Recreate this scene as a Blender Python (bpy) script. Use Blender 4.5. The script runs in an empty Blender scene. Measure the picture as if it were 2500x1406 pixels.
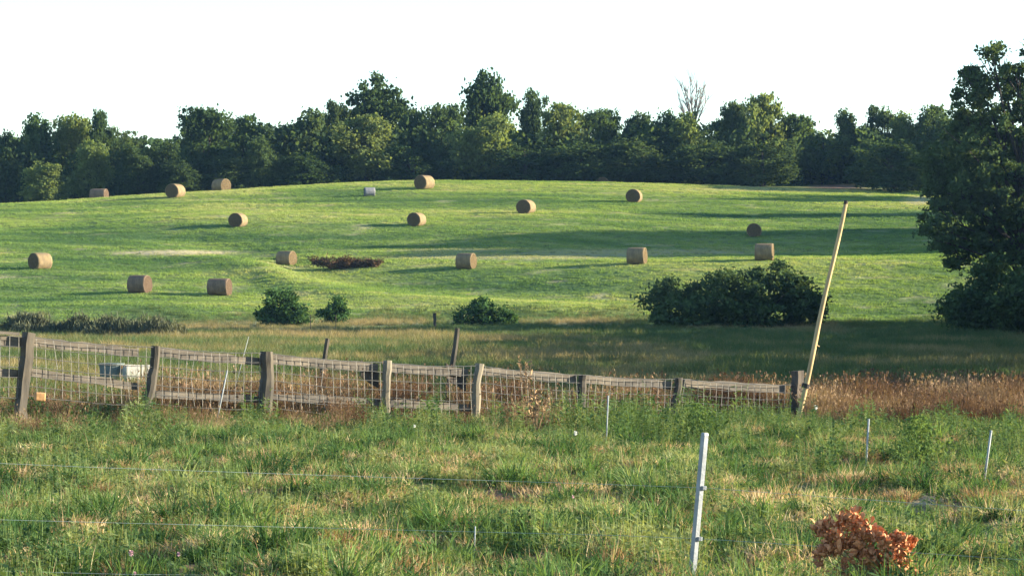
import bpy, math, random
import numpy as np
from mathutils import Vector, Matrix

# ------------------------------------------------------------------ camera, light, exposure
S = bpy.context.scene
C = S.collection
CZ = 1.6                       # eye height
F = 7000.0                     # focal length in photo pixels (photo is 2500 wide)
cam_d = bpy.data.cameras.new('camera')
cam = bpy.data.objects.new('camera', cam_d)
C.objects.link(cam)
cam.location = (0, 0, CZ)
cam.rotation_euler = (math.radians(90), 0, 0)
cam_d.sensor_width = 36.0
cam_d.lens = 36.0 * F / 2500.0
cam_d.clip_start = 0.5
cam_d.clip_end = 6000
S.camera = cam

SUN_EL, SUN_BACK = 13.5, 5.0    # sun stands to the right, a little beyond the scene's side
w = bpy.data.worlds.new('World'); S.world = w; w.use_nodes = True
nt = w.node_tree
sky = nt.nodes.new('ShaderNodeTexSky')
sky.sky_type = 'NISHITA'; sky.sun_disc = False
sky.sun_elevation = math.radians(SUN_EL)
sky.sun_rotation = math.radians(90 - SUN_BACK)
sky.air_density = 1.0; sky.dust_density = 0.2; sky.ozone_density = 2.8
bg = nt.nodes['Background']
bg.inputs['Strength'].default_value = 0.10
nt.links.new(sky.outputs[0], bg.inputs['Color'])
sun_d = bpy.data.lights.new('sun', 'SUN')
sun_d.energy = 5.0; sun_d.angle = math.radians(0.53); sun_d.color = (1.0, 0.91, 0.70)
sun = bpy.data.objects.new('sun', sun_d); C.objects.link(sun)
e, a = math.radians(SUN_EL), math.radians(SUN_BACK)
to_sun = Vector((math.cos(e) * math.cos(a), math.cos(e) * math.sin(a), math.sin(e)))
sun.rotation_euler = to_sun.to_track_quat('Z', 'Y').to_euler()
S.view_settings.view_transform = 'Standard'
S.view_settings.look = 'None'
S.view_settings.gamma = 1.0
S.view_settings.use_curve_mapping = False
S.view_settings.exposure = 2.05
try:
    S.cycles.max_bounces = 6; S.cycles.diffuse_bounces = 3; S.cycles.transmission_bounces = 3
    S.cycles.transparent_max_bounces = 4; S.cycles.use_denoising = True
except Exception:
    pass

R = np.random.default_rng(7)
random.seed(7)

# ------------------------------------------------------------------ helpers
def tag(o, label=None, cat=None, group=None, kind=None):
    if label: o['label'] = label
    if cat: o['category'] = cat
    if group: o['group'] = group
    if kind: o['kind'] = kind
    return o

def mesh(name, V, Fc, mats, smooth=False, midx=None):
    me = bpy.data.meshes.new(name)
    V = np.asarray(V, dtype=np.float32)
    if isinstance(Fc, np.ndarray):
        n, k = Fc.shape
        me.vertices.add(len(V)); me.vertices.foreach_set('co', V.ravel())
        me.loops.add(n * k); me.loops.foreach_set('vertex_index', Fc.astype(np.int32).ravel())
        me.polygons.add(n)
        me.polygons.foreach_set('loop_start', np.arange(0, n * k, k, dtype=np.int32))
        me.update(calc_edges=True)
    else:
        me.from_pydata(V.tolist(), [], Fc)
    for m in (mats if isinstance(mats, (list, tuple)) else [mats]):
        me.materials.append(m)
    if smooth:
        me.polygons.foreach_set('use_smooth', np.ones(len(me.polygons), dtype=bool))
    if midx is not None:
        me.polygons.foreach_set('material_index', np.asarray(midx, dtype=np.int32))
    me.update()
    return me

def obj(name, me, parent=None, loc=None):
    o = bpy.data.objects.new(name, me)
    C.objects.link(o)
    if parent: o.parent = parent
    if loc is not None: o.location = loc
    return o

def empty(name, loc, label, cat, group=None):
    o = bpy.data.objects.new(name, None); C.objects.link(o)
    o.location = loc; o.empty_display_size = 0.3
    return tag(o, label, cat, group)

def copy_tree(o, parent=None):
    c = o.copy(); C.objects.link(c); c.parent = parent
    for ch in list(o.children): copy_tree(ch, c)
    return c

class MB:
    """collects tubes and boxes into one mesh"""
    def __init__(s): s.V, s.F, s.M = [], [], []
    def add(s, V, Fc, m=0):
        b = len(s.V); s.V += [tuple(v) for v in V]
        s.F += [tuple(i + b for i in f) for f in Fc]; s.M += [m] * len(Fc)
    def tube(s, pts, rad, n=6, m=0, cap=True, squash=1.0, wob=0.0):
        pts = [Vector(p) for p in pts]
        rad = rad if hasattr(rad, '__len__') else [rad] * len(pts)
        V, Fc = [], []
        prev = None
        for i, p in enumerate(pts):
            t = (pts[min(i + 1, len(pts) - 1)] - pts[max(i - 1, 0)]).normalized()
            if prev is None:
                ref = Vector((0, 0, 1)) if abs(t.z) < 0.9 else Vector((0, 1, 0))
                x = t.cross(ref).normalized()
            else:
                x = (prev - t * prev.dot(t)).normalized()
            prev = x; y = t.cross(x)
            for k in range(n):
                an = 2 * math.pi * k / n
                r = rad[i] * (1 + wob * random.uniform(-1, 1))
                V.append(p + x * math.cos(an) * r + y * math.sin(an) * r * squash)
        for i in range(len(pts) - 1):
            for k in range(n):
                k2 = (k + 1) % n
                Fc.append((i * n + k, i * n + k2, (i + 1) * n + k2, (i + 1) * n + k))
        if cap:
            Fc.append(tuple(range(n - 1, -1, -1)))
            Fc.append(tuple((len(pts) - 1) * n + k for k in range(n)))
        s.add(V, Fc, m)
    def board(s, p0, p1, up, th, n_seg=6, wob=0.012, m=0):
        """a plank from p0 to p1: height vector UP (0..1 of its width), thickness vector TH"""
        p0, p1, up, th = Vector(p0), Vector(p1), Vector(up), Vector(th)
        V, Fc = [], []
        for i in range(n_seg + 1):
            p = p0.lerp(p1, i / n_seg)
            j = Vector((0, 0, random.uniform(-wob, wob)))
            k = Vector((0, 0, random.uniform(-wob, wob)))
            V += [p - up * 0.5 + j - th * 0.5, p + up * 0.5 + k - th * 0.5, p + up * 0.5 + k + th * 0.5, p - up * 0.5 + j + th * 0.5]
        for i in range(n_seg):
            for k in range(4):
                k2 = (k + 1) % 4
                Fc.append((i * 4 + k, i * 4 + k2, (i + 1) * 4 + k2, (i + 1) * 4 + k))
        Fc.append((3, 2, 1, 0)); q = n_seg * 4; Fc.append((q, q + 1, q + 2, q + 3))
        s.add(V, Fc, m)
    def mesh(s, name, mats, smooth=False):
        return mesh(name, s.V, s.F, mats, smooth, s.M)

# ---- value noise
_P = np.random.default_rng(3).random((256, 256))
def vnoise(x, y):
    x = np.asarray(x, float); y = np.asarray(y, float)
    xi = np.floor(x).astype(int); yi = np.floor(y).astype(int)
    fx = x - xi; fy = y - yi
    fx = fx * fx * (3 - 2 * fx); fy = fy * fy * (3 - 2 * fy)
    g = lambda i, j: _P[i % 256, j % 256]
    return (g(xi, yi) * (1 - fx) + g(xi + 1, yi) * fx) * (1 - fy) + (g(xi, yi + 1) * (1 - fx) + g(xi + 1, yi + 1) * fx) * fy
def fbm(x, y, o=3):
    t = 0; amp = 0.5; n = 0
    for k in range(o):
        t = t + amp * vnoise(x * 2 ** k + 17 * k, y * 2 ** k + 31 * k); n += amp; amp *= 0.5
    return t / n

# ------------------------------------------------------------------ terrain heights
def zz(D, v): return CZ - (v - 703.0) * D / F
near = [(0, -.45), (10, -.50), (22, -.61), (28, -.66), (34, -.70), (40, -.74), (46, -.79)]
cols = {
 0:    [(50, -.80), (65, -1.0), (90, -1.15), (150, -1.05)] + [(d, zz(d, v)) for d, v in [(180, 788), (195, 720), (207, 652), (218, 611), (235, 560), (250, 520), (262, 499), (275, 510), (300, 545), (330, 560)]],
 430:  [(50, -.82), (65, -1.05), (90, -1.15), (150, -1.05)] + [(d, zz(d, v)) for d, v in [(180, 790), (195, 720), (206, 652), (217, 612), (234, 553), (258, 481), (266, 468), (280, 486), (305, 520), (330, 540)]],
 650:  [(51, -.86), (65, -1.05), (90, -1.2), (150, -1.1)] + [(d, zz(d, v)) for d, v in [(180, 790), (195, 722), (206, 652), (217, 612), (234, 553), (256, 487), (264, 463), (271, 459), (278, 455), (300, 475), (330, 520)]],
 1000: [(53, -.95), (65, -1.12), (90, -1.25), (150, -1.1)] + [(d, zz(d, v)) for d, v in [(181, 788), (195, 726), (205, 655), (214, 622), (222, 606), (236, 549), (250, 503), (262, 461), (272, 437), (288, 455), (320, 500)]],
 1500: [(55, -1.1), (65, -1.25), (90, -1.35), (150, -1.2)] + [(d, zz(d, v)) for d, v in [(183, 782), (195, 720), (205, 648), (213, 624), (222, 605), (235, 545), (250, 497), (262, 463), (272, 444), (288, 456), (320, 490)]],
 2050: [(58, -1.25), (65, -1.35), (90, -1.4), (150, -1.2)] + [(d, zz(d, v)) for d, v in [(184, 782), (195, 722), (205, 642), (212, 624), (222, 605), (236, 541), (250, 500), (262, 477), (276, 462), (295, 448), (320, 455)]],
 2500: [(60, -1.3), (70, -1.38), (90, -1.45), (150, -1.2)] + [(d, zz(d, v)) for d, v in [(184, 782), (195, 722), (205, 642), (212, 624), (222, 605), (236, 545), (250, 508), (262, 488), (276, 470), (295, 452), (320, 455)]],
}
DG = np.arange(0, 421, 1.0)
UG = np.arange(0, 2501, 50.0)
us = sorted(cols)
prof = []
for u_ in us:
    k = near + cols[u_] + [(380, zz(380, 500)), (420, zz(420, 510))]
    prof.append(np.interp(DG, [p[0] for p in k], [p[1] for p in k]))
prof = np.array(prof)
TAB = np.array([np.interp(UG, us, prof[:, i]) for i in range(len(DG))]).T      # [u, D]
def gsm(A, s, ax):
    r = int(3 * s); k = np.exp(-0.5 * (np.arange(-r, r + 1) / s) ** 2); k /= k.sum()
    P = np.pad(A, [(r, r) if i == ax else (0, 0) for i in range(2)], mode='edge')
    return np.apply_along_axis(lambda m: np.convolve(m, k, 'valid'), ax, P)
TAB = gsm(gsm(TAB, 2.0, 1), 2.0, 0)
def hgt(X, Y):
    X = np.asarray(X, float); Y = np.asarray(Y, float)
    D = np.clip(Y, 0, 419.9)
    u = np.clip(1250 + F * X / np.maximum(Y, 8.0), 0, 2499.9)
    ui = u / 50; i = np.floor(ui).astype(int); fu = ui - i
    j = np.floor(D).astype(int); fd = D - j
    z = (TAB[i, j] * (1 - fu) + TAB[i + 1, j] * fu) * (1 - fd) + (TAB[i, j + 1] * (1 - fu) + TAB[i + 1, j + 1] * fu) * fd
    z = z - np.clip(Y - 420, 0, None) * 0.01
    far = np.clip((Y - 170) / 20, 0, 1)
    z = z + (1 - far) * (0.10 * (fbm(X / 1.7, Y / 2.3) - 0.5) + 0.26 * (fbm(X / .8 + 4, Y / 1.1 + 9, 2) - 0.5)) * np.clip(Y / 16, 0, 1) * np.clip((75 - Y) / 15, .25, 1)
    cy = np.interp(X, [-30, -18, -15.5, -9.7, 0, 6.5, 20], [222, 207, 200, 193.5, 188.5, 186, 182])
    fade = far * np.clip((262 - Y) / 22, 0, 1)
    z = z + fade * (0.42 * np.exp(-((Y - cy) / 4.5) ** 2) - 0.35 * np.exp(-((Y - cy - 9) / 5.0) ** 2)) * np.clip((26 - np.abs(X + 6)) / 12, 0, 1)
    z = z + fade * 1.1 * (fbm(X / 24.0 + 3, Y / 17.0 + 6, 2) - 0.5)
    z = z + far * (0.10 * (fbm(X / 7.0 + 9, (Y + 0.05 * X) / 1.6) - 0.5) + 0.05 * (vnoise(X / 1.5, Y / 1.2) - 0.5))
    return z
def proj(X, Y, Z):
    return 1250 + F * X / Y, 703 + F * (CZ - Z) / Y
_dd = np.arange(12, 300, 0.05)
def at(u, v, dmin=12.0, dmax=300):
    """first ground point that lies under photo pixel (u, v)"""
    m = (_dd >= dmin) & (_dd <= dmax); d = _dd[m]
    X = (u - 1250) / F * d
    vv = 703 + F * (CZ - hgt(X, d)) / d
    k = np.argmax(vv <= v)
    if vv[k] > v: k = len(d) - 1
    return Vector((X[k], d[k], float(hgt(X[k], d[k]))))
def at_d(u, v, D):
    """the point on the ray of photo pixel (u, v) at distance D"""
    return Vector(((u - 1250) / F * D, D, CZ - (v - 703) * D / F))

# dryness and brightness of the ground cover, with sun and shade of swells painted in
DRY = [  # photo-pixel centre, radii, strength (mapped to the ground where they lie)
 (420, 617, 170, 7, 1.0), (1560, 618, 330, 10, .55), (1250, 628, 300, 8, .45), (1080, 612, 260, 6, .3), (60, 772, 60, 12, .5),
 (1230, 440, 200, 3, .25), (1940, 463, 260, 5, .45), (620, 800, 260, 16, .55), (900, 790, 180, 12, .5), (340, 700, 40, 20, .35),
 (540, 700, 60, 16, .3), (1420, 790, 120, 8, .5), (2245, 490, 40, 12, .7), (1840, 452, 40, 8, .8)]
def zone(X, Y):
    """returns dry 0..1 and bright 0..1 for ground points"""
    z = hgt(X, Y); Yc = np.maximum(Y, 5)
    u, v = proj(X, Yc, z)
    dry = np.zeros_like(u)
    vis = Y > 120
    for cu, cv, ru, rv, s in DRY:
        q = ((u - cu) / ru) ** 2 + ((v - cv) / rv) ** 2
        dry = np.maximum(dry, np.where(vis, s * np.exp(-q * q), 0))
    field = np.clip((Y - 178) / 8, 0, 1)
    n = fbm(X / 16, Y / 9, 3)
    n2 = fbm(X / 5.0 + 40, Y / 2.2, 3)
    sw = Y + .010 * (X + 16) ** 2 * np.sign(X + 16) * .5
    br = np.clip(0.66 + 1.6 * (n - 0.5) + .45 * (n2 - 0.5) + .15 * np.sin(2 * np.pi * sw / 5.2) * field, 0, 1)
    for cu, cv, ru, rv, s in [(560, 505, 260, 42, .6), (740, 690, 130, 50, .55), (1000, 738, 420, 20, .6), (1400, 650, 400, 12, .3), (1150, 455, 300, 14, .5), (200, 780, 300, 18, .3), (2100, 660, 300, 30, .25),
                              (300, 575, 600, 26, -.6), (1250, 695, 260, 34, -.5), (450, 640, 300, 14, -.3), (100, 690, 240, 40, -.15), (1300, 490, 200, 12, -.2)]:  # the swell's sunny band and its side away from the sun are painted here
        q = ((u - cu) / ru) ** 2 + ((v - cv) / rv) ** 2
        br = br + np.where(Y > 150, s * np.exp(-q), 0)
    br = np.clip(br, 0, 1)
    nd = fbm(X / 1.1 + 5, Y / 1.9 + 8, 3)
    dry_near = np.clip((nd - 0.55) * 7, 0, 1) * (Y < 62)
    dry_mid = np.clip((fbm(X / 6, Y / 10 + 3, 3) - 0.5) * 4, 0, 1) * 0.6 * ((Y >= 62) & (Y < 182))
    dry_f = np.clip((fbm(X / 3.0 + 77, Y / 1.5, 3) - 0.66) * 5, 0, 1) * 0.5 * field
    dry = np.maximum(np.maximum(dry, dry_near), np.maximum(dry_mid, dry_f))
    return dry, br

# ------------------------------------------------------------------ materials
def M(name):
    m = bpy.data.materials.new(name); m.use_nodes = True
    n = m.node_tree; n.nodes.clear()
    out = n.nodes.new('ShaderNodeOutputMaterial')
    return m, n.nodes, n.links, out
def ramp(N, stops):
    r = N.new('ShaderNodeValToRGB')
    el = r.color_ramp.elements
    while len(el) < len(stops): el.new(0.5)
    for e_, (p, c) in zip(el, stops):
        e_.position = p; e_.color = (*c, 1)
    return r
def noise(N, L, scale, detail=3, coord='obj', vec=None, rough=0.55):
    t = N.new('ShaderNodeTexNoise'); t.inputs['Scale'].default_value = scale
    t.inputs['Detail'].default_value = detail; t.inputs['Roughness'].default_value = rough
    if vec is None:
        if coord == 'world':
            g = N.new('ShaderNodeNewGeometry'); vec = g.outputs['Position']
        else:
            g = N.new('ShaderNodeTexCoord'); vec = g.outputs['Object']
    L.new(vec, t.inputs['Vector'])
    return t
def mix(N, L, fac, a_, b_, mode='MIX'):
    m = N.new('ShaderNodeMix'); m.data_type = 'RGBA'; m.blend_type = mode
    for s, v in ((0, fac), (6, a_), (7, b_)):
        if hasattr(v, 'is_output'): L.new(v, m.inputs[s])
        elif s == 0: m.inputs[s].default_value = v
        else: m.inputs[s].default_value = (*v, 1)
    return m.outputs[2]
def foliage_shader(N, L, out, col, trans=0.35, tcol=(1.25, 1.15, .55)):
    d = N.new('ShaderNodeBsdfDiffuse'); t = N.new('ShaderNodeBsdfTranslucent')
    L.new(col, d.inputs['Color'])
    L.new(mix(N, L, 1.0, col, tcol, 'MULTIPLY'), t.inputs['Color'])
    s = N.new('ShaderNodeMixShader'); s.inputs[0].default_value = trans
    L.new(d.outputs[0], s.inputs[1]); L.new(t.outputs[0], s.inputs[2])
    L.new(s.outputs[0], out.inputs['Surface'])

def leaf_mat(name, dark, light, olive, trans=0.3, scale=0.35):
    m, N, L, out = M(name)
    oi = N.new('ShaderNodeObjectInfo')
    n1 = noise(N, L, scale, 3, 'world'); n2 = noise(N, L, 3.0, 2, 'world')
    r = ramp(N, [(0.3, dark), (0.7, light)]); L.new(n1.outputs[0], r.inputs[0])
    c = mix(N, L, oi.outputs['Random'], r.outputs[0], olive)
    r2 = ramp(N, [(0.3, (.72, .72, .72)), (0.7, (1.25, 1.25, 1.25))]); L.new(n2.outputs[0], r2.inputs[0])
    c = mix(N, L, 1.0, c, r2.outputs[0], 'MULTIPLY')
    foliage_shader(N, L, out, c, trans)
    return m
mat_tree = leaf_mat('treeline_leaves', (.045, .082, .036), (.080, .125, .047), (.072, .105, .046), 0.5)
mat_tree_dark = leaf_mat('dark_tree_leaves', (.036, .066, .032), (.062, .098, .040), (.056, .085, .038), 0.5)  # darker leaves, painting in shade on the low trees and undergrowth
mat_tree_pale = leaf_mat('pale_tree_leaves', (.10, .15, .052), (.165, .21, .072), (.14, .175, .066), 0.5)  # lighter leaves, painting in sun on the sunlit crowns
mat_oak = leaf_mat('oak_leaves', (.042, .072, .034), (.080, .118, .044), (.068, .10, .042), 0.32, 0.5)
mat_shrub = leaf_mat('shrub_leaves', (.042, .076, .034), (.080, .120, .044), (.068, .10, .042), 0.25, 0.6)
mat_shrub_green = leaf_mat('green_shrub_leaves', (.035, .080, .030), (.060, .115, .036), (.055, .10, .036), 0.3, 0.6)  # slightly greener leaf tone for the small shrubs
mat_brush = leaf_mat('dry_brush_leaves', (.062, .078, .050), (.13, .125, .08), (.10, .11, .066), 0.2, 0.6)
mat_weed_bush = leaf_mat('weed_bush_leaves', (.065, .125, .042), (.13, .19, .065), (.11, .165, .055), 0.35, 3.0)
mat_brown_brush = leaf_mat('brown_dock_leaves', (.075, .044, .032), (.13, .078, .052), (.11, .07, .046), 0.2, 0.8)

def grass_mat(name, stops, trans=0.38, tipdry=0.0):
    m, N, L, out = M(name)
    at_ = N.new('ShaderNodeAttribute'); at_.attribute_type = 'INSTANCER'; at_.attribute_name = 'tint'
    r = ramp(N, stops); L.new(at_.outputs['Fac'], r.inputs[0])
    n2 = noise(N, L, 14.0, 2, 'world')
    r2 = ramp(N, [(0.3, (.70, .70, .70)), (0.7, (1.3, 1.3, 1.25))]); L.new(n2.outputs[0], r2.inputs[0])
    c = mix(N, L, 1.0, r.outputs[0], r2.outputs[0], 'MULTIPLY')
    foliage_shader(N, L, out, c, trans)
    return m
mat_grass = grass_mat('meadow_grass', [(0, (.028, .070, .029)), (.35, (.098, .170, .058)), (.7, (.210, .270, .104)), (1, (.38, .375, .20))])
mat_weed = grass_mat('weed_leaves', [(0, (.038, .080, .036)), (.5, (.105, .165, .064)), (1, (.225, .255, .11))])
mat_straw = grass_mat('dry_grass', [(0, (.24, .145, .085)), (.5, (.43, .29, .175)), (1, (.58, .45, .29))], 0.3)
mat_rust = grass_mat('brown_seedheads', [(0, (.085, .050, .036)), (.5, (.165, .100, .066)), (1, (.27, .185, .12))], 0.25)
mat_field = grass_mat('hayfield_grass', [(0, (.082, .155, .058)), (.45, (.165, .250, .076)), (.8, (.250, .325, .092)), (1, (.36, .36, .17))], 0.4)
mat_mid = grass_mat('rough_meadow_grass', [(0, (.052, .092, .044)), (.5, (.095, .130, .058)), (.8, (.18, .165, .085)), (1, (.28, .22, .125))], 0.35)

def ground_mat():
    m, N, L, out = M('ground_soil_and_turf')
    a1 = N.new('ShaderNodeAttribute'); a1.attribute_name = 'dry'
    a2 = N.new('ShaderNodeAttribute'); a2.attribute_name = 'bright'
    a3 = N.new('ShaderNodeAttribute'); a3.attribute_name = 'soil'
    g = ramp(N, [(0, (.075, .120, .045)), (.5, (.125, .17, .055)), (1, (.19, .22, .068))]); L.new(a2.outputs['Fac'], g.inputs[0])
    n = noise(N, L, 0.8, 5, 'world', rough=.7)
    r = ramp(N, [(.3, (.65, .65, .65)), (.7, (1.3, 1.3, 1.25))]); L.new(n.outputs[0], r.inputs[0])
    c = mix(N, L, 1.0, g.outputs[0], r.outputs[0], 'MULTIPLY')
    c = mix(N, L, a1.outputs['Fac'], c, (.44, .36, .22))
    so = ramp(N, [(.3, (.12, .075, .05)), (.7, (.30, .19, .125))]); L.new(n.outputs[0], so.inputs[0])
    c = mix(N, L, a3.outputs['Fac'], c, so.outputs[0])
    b = N.new('ShaderNodeBsdfDiffuse'); L.new(c, b.inputs['Color'])
    bp = N.new('ShaderNodeBump'); bp.inputs['Strength'].default_value = 0.6; bp.inputs['Distance'].default_value = 0.25
    n3 = noise(N, L, 1.6, 4, 'world', rough=.65); L.new(n3.outputs[0], bp.inputs['Height']); L.new(bp.outputs[0], b.inputs['Normal'])
    L.new(b.outputs[0], out.inputs['Surface'])
    return m

def rough_mat(name, c0, c1, scale=6, stretch=(1, 1, 1), bump=0.3, rough=0.9, spec=0.2, metal=0.0):
    m, N, L, out = M(name)
    tc = N.new('ShaderNodeTexCoord'); mp = N.new('ShaderNodeMapping'); mp.inputs['Scale'].default_value = stretch
    L.new(tc.outputs['Object'], mp.inputs['Vector'])
    n = noise(N, L, scale, 5, vec=mp.outputs[0], rough=.65)
    r = ramp(N, [(.3, c0), (.7, c1)]); L.new(n.outputs[0], r.inputs[0])
    n9 = noise(N, L, 1.7, 3); r9 = ramp(N, [(.35, (.78, .80, .84)), (.65, (1.15, 1.12, 1.05))]); L.new(n9.outputs[0], r9.inputs[0])
    p = N.new('ShaderNodeBsdfPrincipled'); p.inputs['Roughness'].default_value = rough
    p.inputs['Metallic'].default_value = metal
    p.inputs['Specular IOR Level'].default_value = spec
    L.new(mix(N, L, 1.0, r.outputs[0], r9.outputs[0], 'MULTIPLY'), p.inputs['Base Color'])
    b = N.new('ShaderNodeBump'); b.inputs['Strength'].default_value = bump; b.inputs['Distance'].default_value = 0.02
    L.new(n.outputs[0], b.inputs['Height']); L.new(b.outputs[0], p.inputs['Normal'])
    L.new(p.outputs[0], out.inputs['Surface'])
    return m
mat_bark = rough_mat('bark', (.022, .018, .015), (.055, .046, .038), 5, (1, 1, .3))
mat_deadwood = rough_mat('bare_twigs', (.13, .11, .10), (.22, .19, .17), 5)
mat_post = rough_mat('weathered_post', (.038, .033, .028), (.105, .088, .068), 9, (1, 1, .15), .6)
mat_post_pale = rough_mat('pale_post', (.14, .118, .085), (.25, .21, .155), 9, (1, 1, .15), .5)
mat_post_dark = rough_mat('dark_post', (.04, .033, .028), (.085, .068, .055), 9, (1, 1, .15), .6)
mat_rail = rough_mat('weathered_rail', (.060, .051, .043), (.17, .142, .113), 7, (.25, .25, 2), .5)
mat_wire = rough_mat('galvanised_wire', (.09, .085, .08), (.17, .16, .145), 20, rough=.5, metal=.3)
mat_pole = rough_mat('yellow_pole', (.33, .225, .11), (.49, .36, .20), 7, (1, 1, .2), .25)
mat_band = rough_mat('dark_tie', (.02, .018, .016), (.05, .04, .035), 10)
mat_white = rough_mat('white_metal', (.15, .16, .175), (.25, .262, .28), 12, rough=.4, spec=.5)
mat_rod = rough_mat('pale_rod', (.24, .255, .26), (.34, .35, .35), 12, rough=.5)
mat_polywire = rough_mat('pale_wire', (.26, .31, .29), (.36, .42, .40), 12)
mat_trough = rough_mat('white_plastic', (.30, .29, .26), (.42, .40, .36), 4)
mat_teal = rough_mat('faded_blue_panel', (.085, .105, .10), (.15, .175, .165), 4)
mat_brick = rough_mat('orange_block', (.36, .19, .08), (.5, .28, .13), 12)
mat_deadleaf = rough_mat('rust_leaf', (.40, .145, .062), (.72, .345, .17), 14, bump=.2)
mat_stem = rough_mat('dry_stem', (.22, .13, .07), (.36, .24, .13), 10)
mat_pink = rough_mat('pink_petals', (.62, .32, .38), (.75, .48, .52), 30)
mat_petal = rough_mat('white_petals', (.68, .68, .62), (.8, .8, .76), 30)
mat_greenstem = rough_mat('green_stem', (.07, .12, .03), (.12, .18, .05), 10)

def bale_mats(tagname, c0, c1, ring=1.0):
    # curved side: strands and net wrap run round the axis (local x)
    side = rough_mat(tagname + '_bale_side', c0, c1, 5, (7, .7, .7), .8, .95, .1)
    m, N, L, out = M(tagname + '_bale_end')
    tc = N.new('ShaderNodeTexCoord'); mp = N.new('ShaderNodeMapping'); mp.inputs['Scale'].default_value = (0, 1, 1)
    L.new(tc.outputs['Object'], mp.inputs['Vector'])
    wv = N.new('ShaderNodeTexWave'); wv.wave_type = 'RINGS'; wv.rings_direction = 'SPHERICAL'
    wv.inputs['Scale'].default_value = 5.5; wv.inputs['Distortion'].default_value = 5; wv.inputs['Detail'].default_value = 3
    L.new(mp.outputs[0], wv.inputs['Vector'])
    n = noise(N, L, 9, 4)
    f = N.new('ShaderNodeMath'); f.operation = 'MULTIPLY'; L.new(wv.outputs['Fac'], f.inputs[0]); L.new(n.outputs[0], f.inputs[1])
    r = ramp(N, [(.08, tuple(x * .42 for x in c0)), (.55, tuple(x * .62 for x in c1))]); L.new(f.outputs[0], r.inputs[0])  # ends darker: weathered core, and their shade put into the colour
    d = N.new('ShaderNodeBsdfDiffuse'); L.new(r.outputs[0], d.inputs['Color'])
    b = N.new('ShaderNodeBump'); b.inputs['Strength'].default_value = .7; b.inputs['Distance'].default_value = .03
    L.new(f.outputs[0], b.inputs['Height']); L.new(b.outputs[0], d.inputs['Normal'])
    L.new(d.outputs[0], out.inputs['Surface'])
    return side, m
mat_bale, mat_bale_end = bale_mats('hay', (.135, .096, .054), (.275, .20, .112))
mat_bale_b, mat_bale_b_end = bale_mats('brown_hay', (.115, .078, .052), (.22, .152, .102))
mat_bale_g, mat_bale_g_end = bale_mats('grey_hay', (.17, .165, .17), (.26, .255, .265))

# ------------------------------------------------------------------ ground
def axis(parts):
    out = []
    for a_, b_, s in parts: out += list(np.arange(a_, b_, s))
    return np.array(out + [parts[-1][1]])
xs = axis([(-900, -200, 100), (-200, -70, 13), (-70, -14, 1.0), (-14, 14, .28), (14, 70, 1.0), (70, 200, 13), (200, 900, 100)])
ys = axis([(-200, -10, 38), (-10, 8, 3), (8, 66, .3), (66, 178, 1.4), (178, 290, .55), (290, 420, 5), (420, 2000, 80)])
GX, GY = np.meshgrid(xs, ys)
GZ = hgt(GX, GY)
nx, ny = len(xs), len(ys)
idx = np.arange(nx * ny).reshape(ny, nx)
FF = np.stack([idx[:-1, :-1], idx[:-1, 1:], idx[1:, 1:], idx[1:, :-1]], -1).reshape(-1, 4)
gme = mesh('ground', np.stack([GX, GY, GZ], -1).reshape(-1, 3), FF, ground_mat(), smooth=True)
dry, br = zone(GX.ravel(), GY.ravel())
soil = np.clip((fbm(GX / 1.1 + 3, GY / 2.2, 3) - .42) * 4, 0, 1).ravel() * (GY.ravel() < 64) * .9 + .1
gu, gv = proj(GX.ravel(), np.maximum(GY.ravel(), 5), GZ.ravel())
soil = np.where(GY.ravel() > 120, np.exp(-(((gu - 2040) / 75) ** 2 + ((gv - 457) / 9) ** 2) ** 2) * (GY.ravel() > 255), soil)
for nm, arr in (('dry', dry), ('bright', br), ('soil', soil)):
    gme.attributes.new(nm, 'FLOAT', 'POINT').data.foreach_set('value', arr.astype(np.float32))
ground = tag(obj('ground', gme), 'rolling hay meadow with green slopes and rough foreground turf', None, None, 'structure')

# ------------------------------------------------------------------ foliage generators
def leaf_quads(P, size, rng, up_bias=0.0, aspect=0.55):
    """one folded diamond leaf (4 vertices, 2 triangles) per point"""
    n = len(P)
    d = rng.normal(size=(n, 3)); d[:, 2] += up_bias; d /= np.linalg.norm(d, axis=1, keepdims=True)
    s = rng.normal(size=(n, 3)); s -= d * (s * d).sum(1, keepdims=True); s /= np.linalg.norm(s, axis=1, keepdims=True)
    nn = np.cross(d, s)
    L = (np.asarray(size) * rng.uniform(.65, 1.35, n))[:, None] if np.ndim(size) == 0 else (size * rng.uniform(.65, 1.35, n))[:, None]
    V = np.stack([P - d * L * .5, P + s * L * aspect * .5 + nn * L * .1, P + d * L * .5, P - s * L * aspect * .5 + nn * L * .1], 1).reshape(-1, 3)
    b = np.arange(n)[:, None] * 4
    Fc = np.concatenate([b + [[0, 1, 2]], b + [[0, 2, 3]]], 0)
    return V, Fc

def clumps(lobes, n_cl, n_leaf, cl_r, rng, shell=(.55, 1.02)):
    """leaf positions: clusters spread over the outer part of ellipsoid lobes, leaves round each cluster"""
    lb = np.array(lobes, float)
    wgt = (lb[:, 3] * lb[:, 4] + lb[:, 3] * lb[:, 5] + lb[:, 4] * lb[:, 5]) ** .8
    k = rng.choice(len(lb), n_cl, p=wgt / wgt.sum())
    d = rng.normal(size=(n_cl, 3)); d /= np.linalg.norm(d, axis=1, keepdims=True)
    r = rng.uniform(shell[0], shell[1], n_cl) ** .6
    c = lb[k, :3] + d * lb[k, 3:6] * r[:, None]
    q = rng.integers(0, n_cl, n_leaf)
    g = rng.normal(size=(n_leaf, 3)) * np.array([1, 1, .7]) * (cl_r * rng.uniform(.5, 1.3, n_cl))[q][:, None]
    return c[q] + g, c

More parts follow.
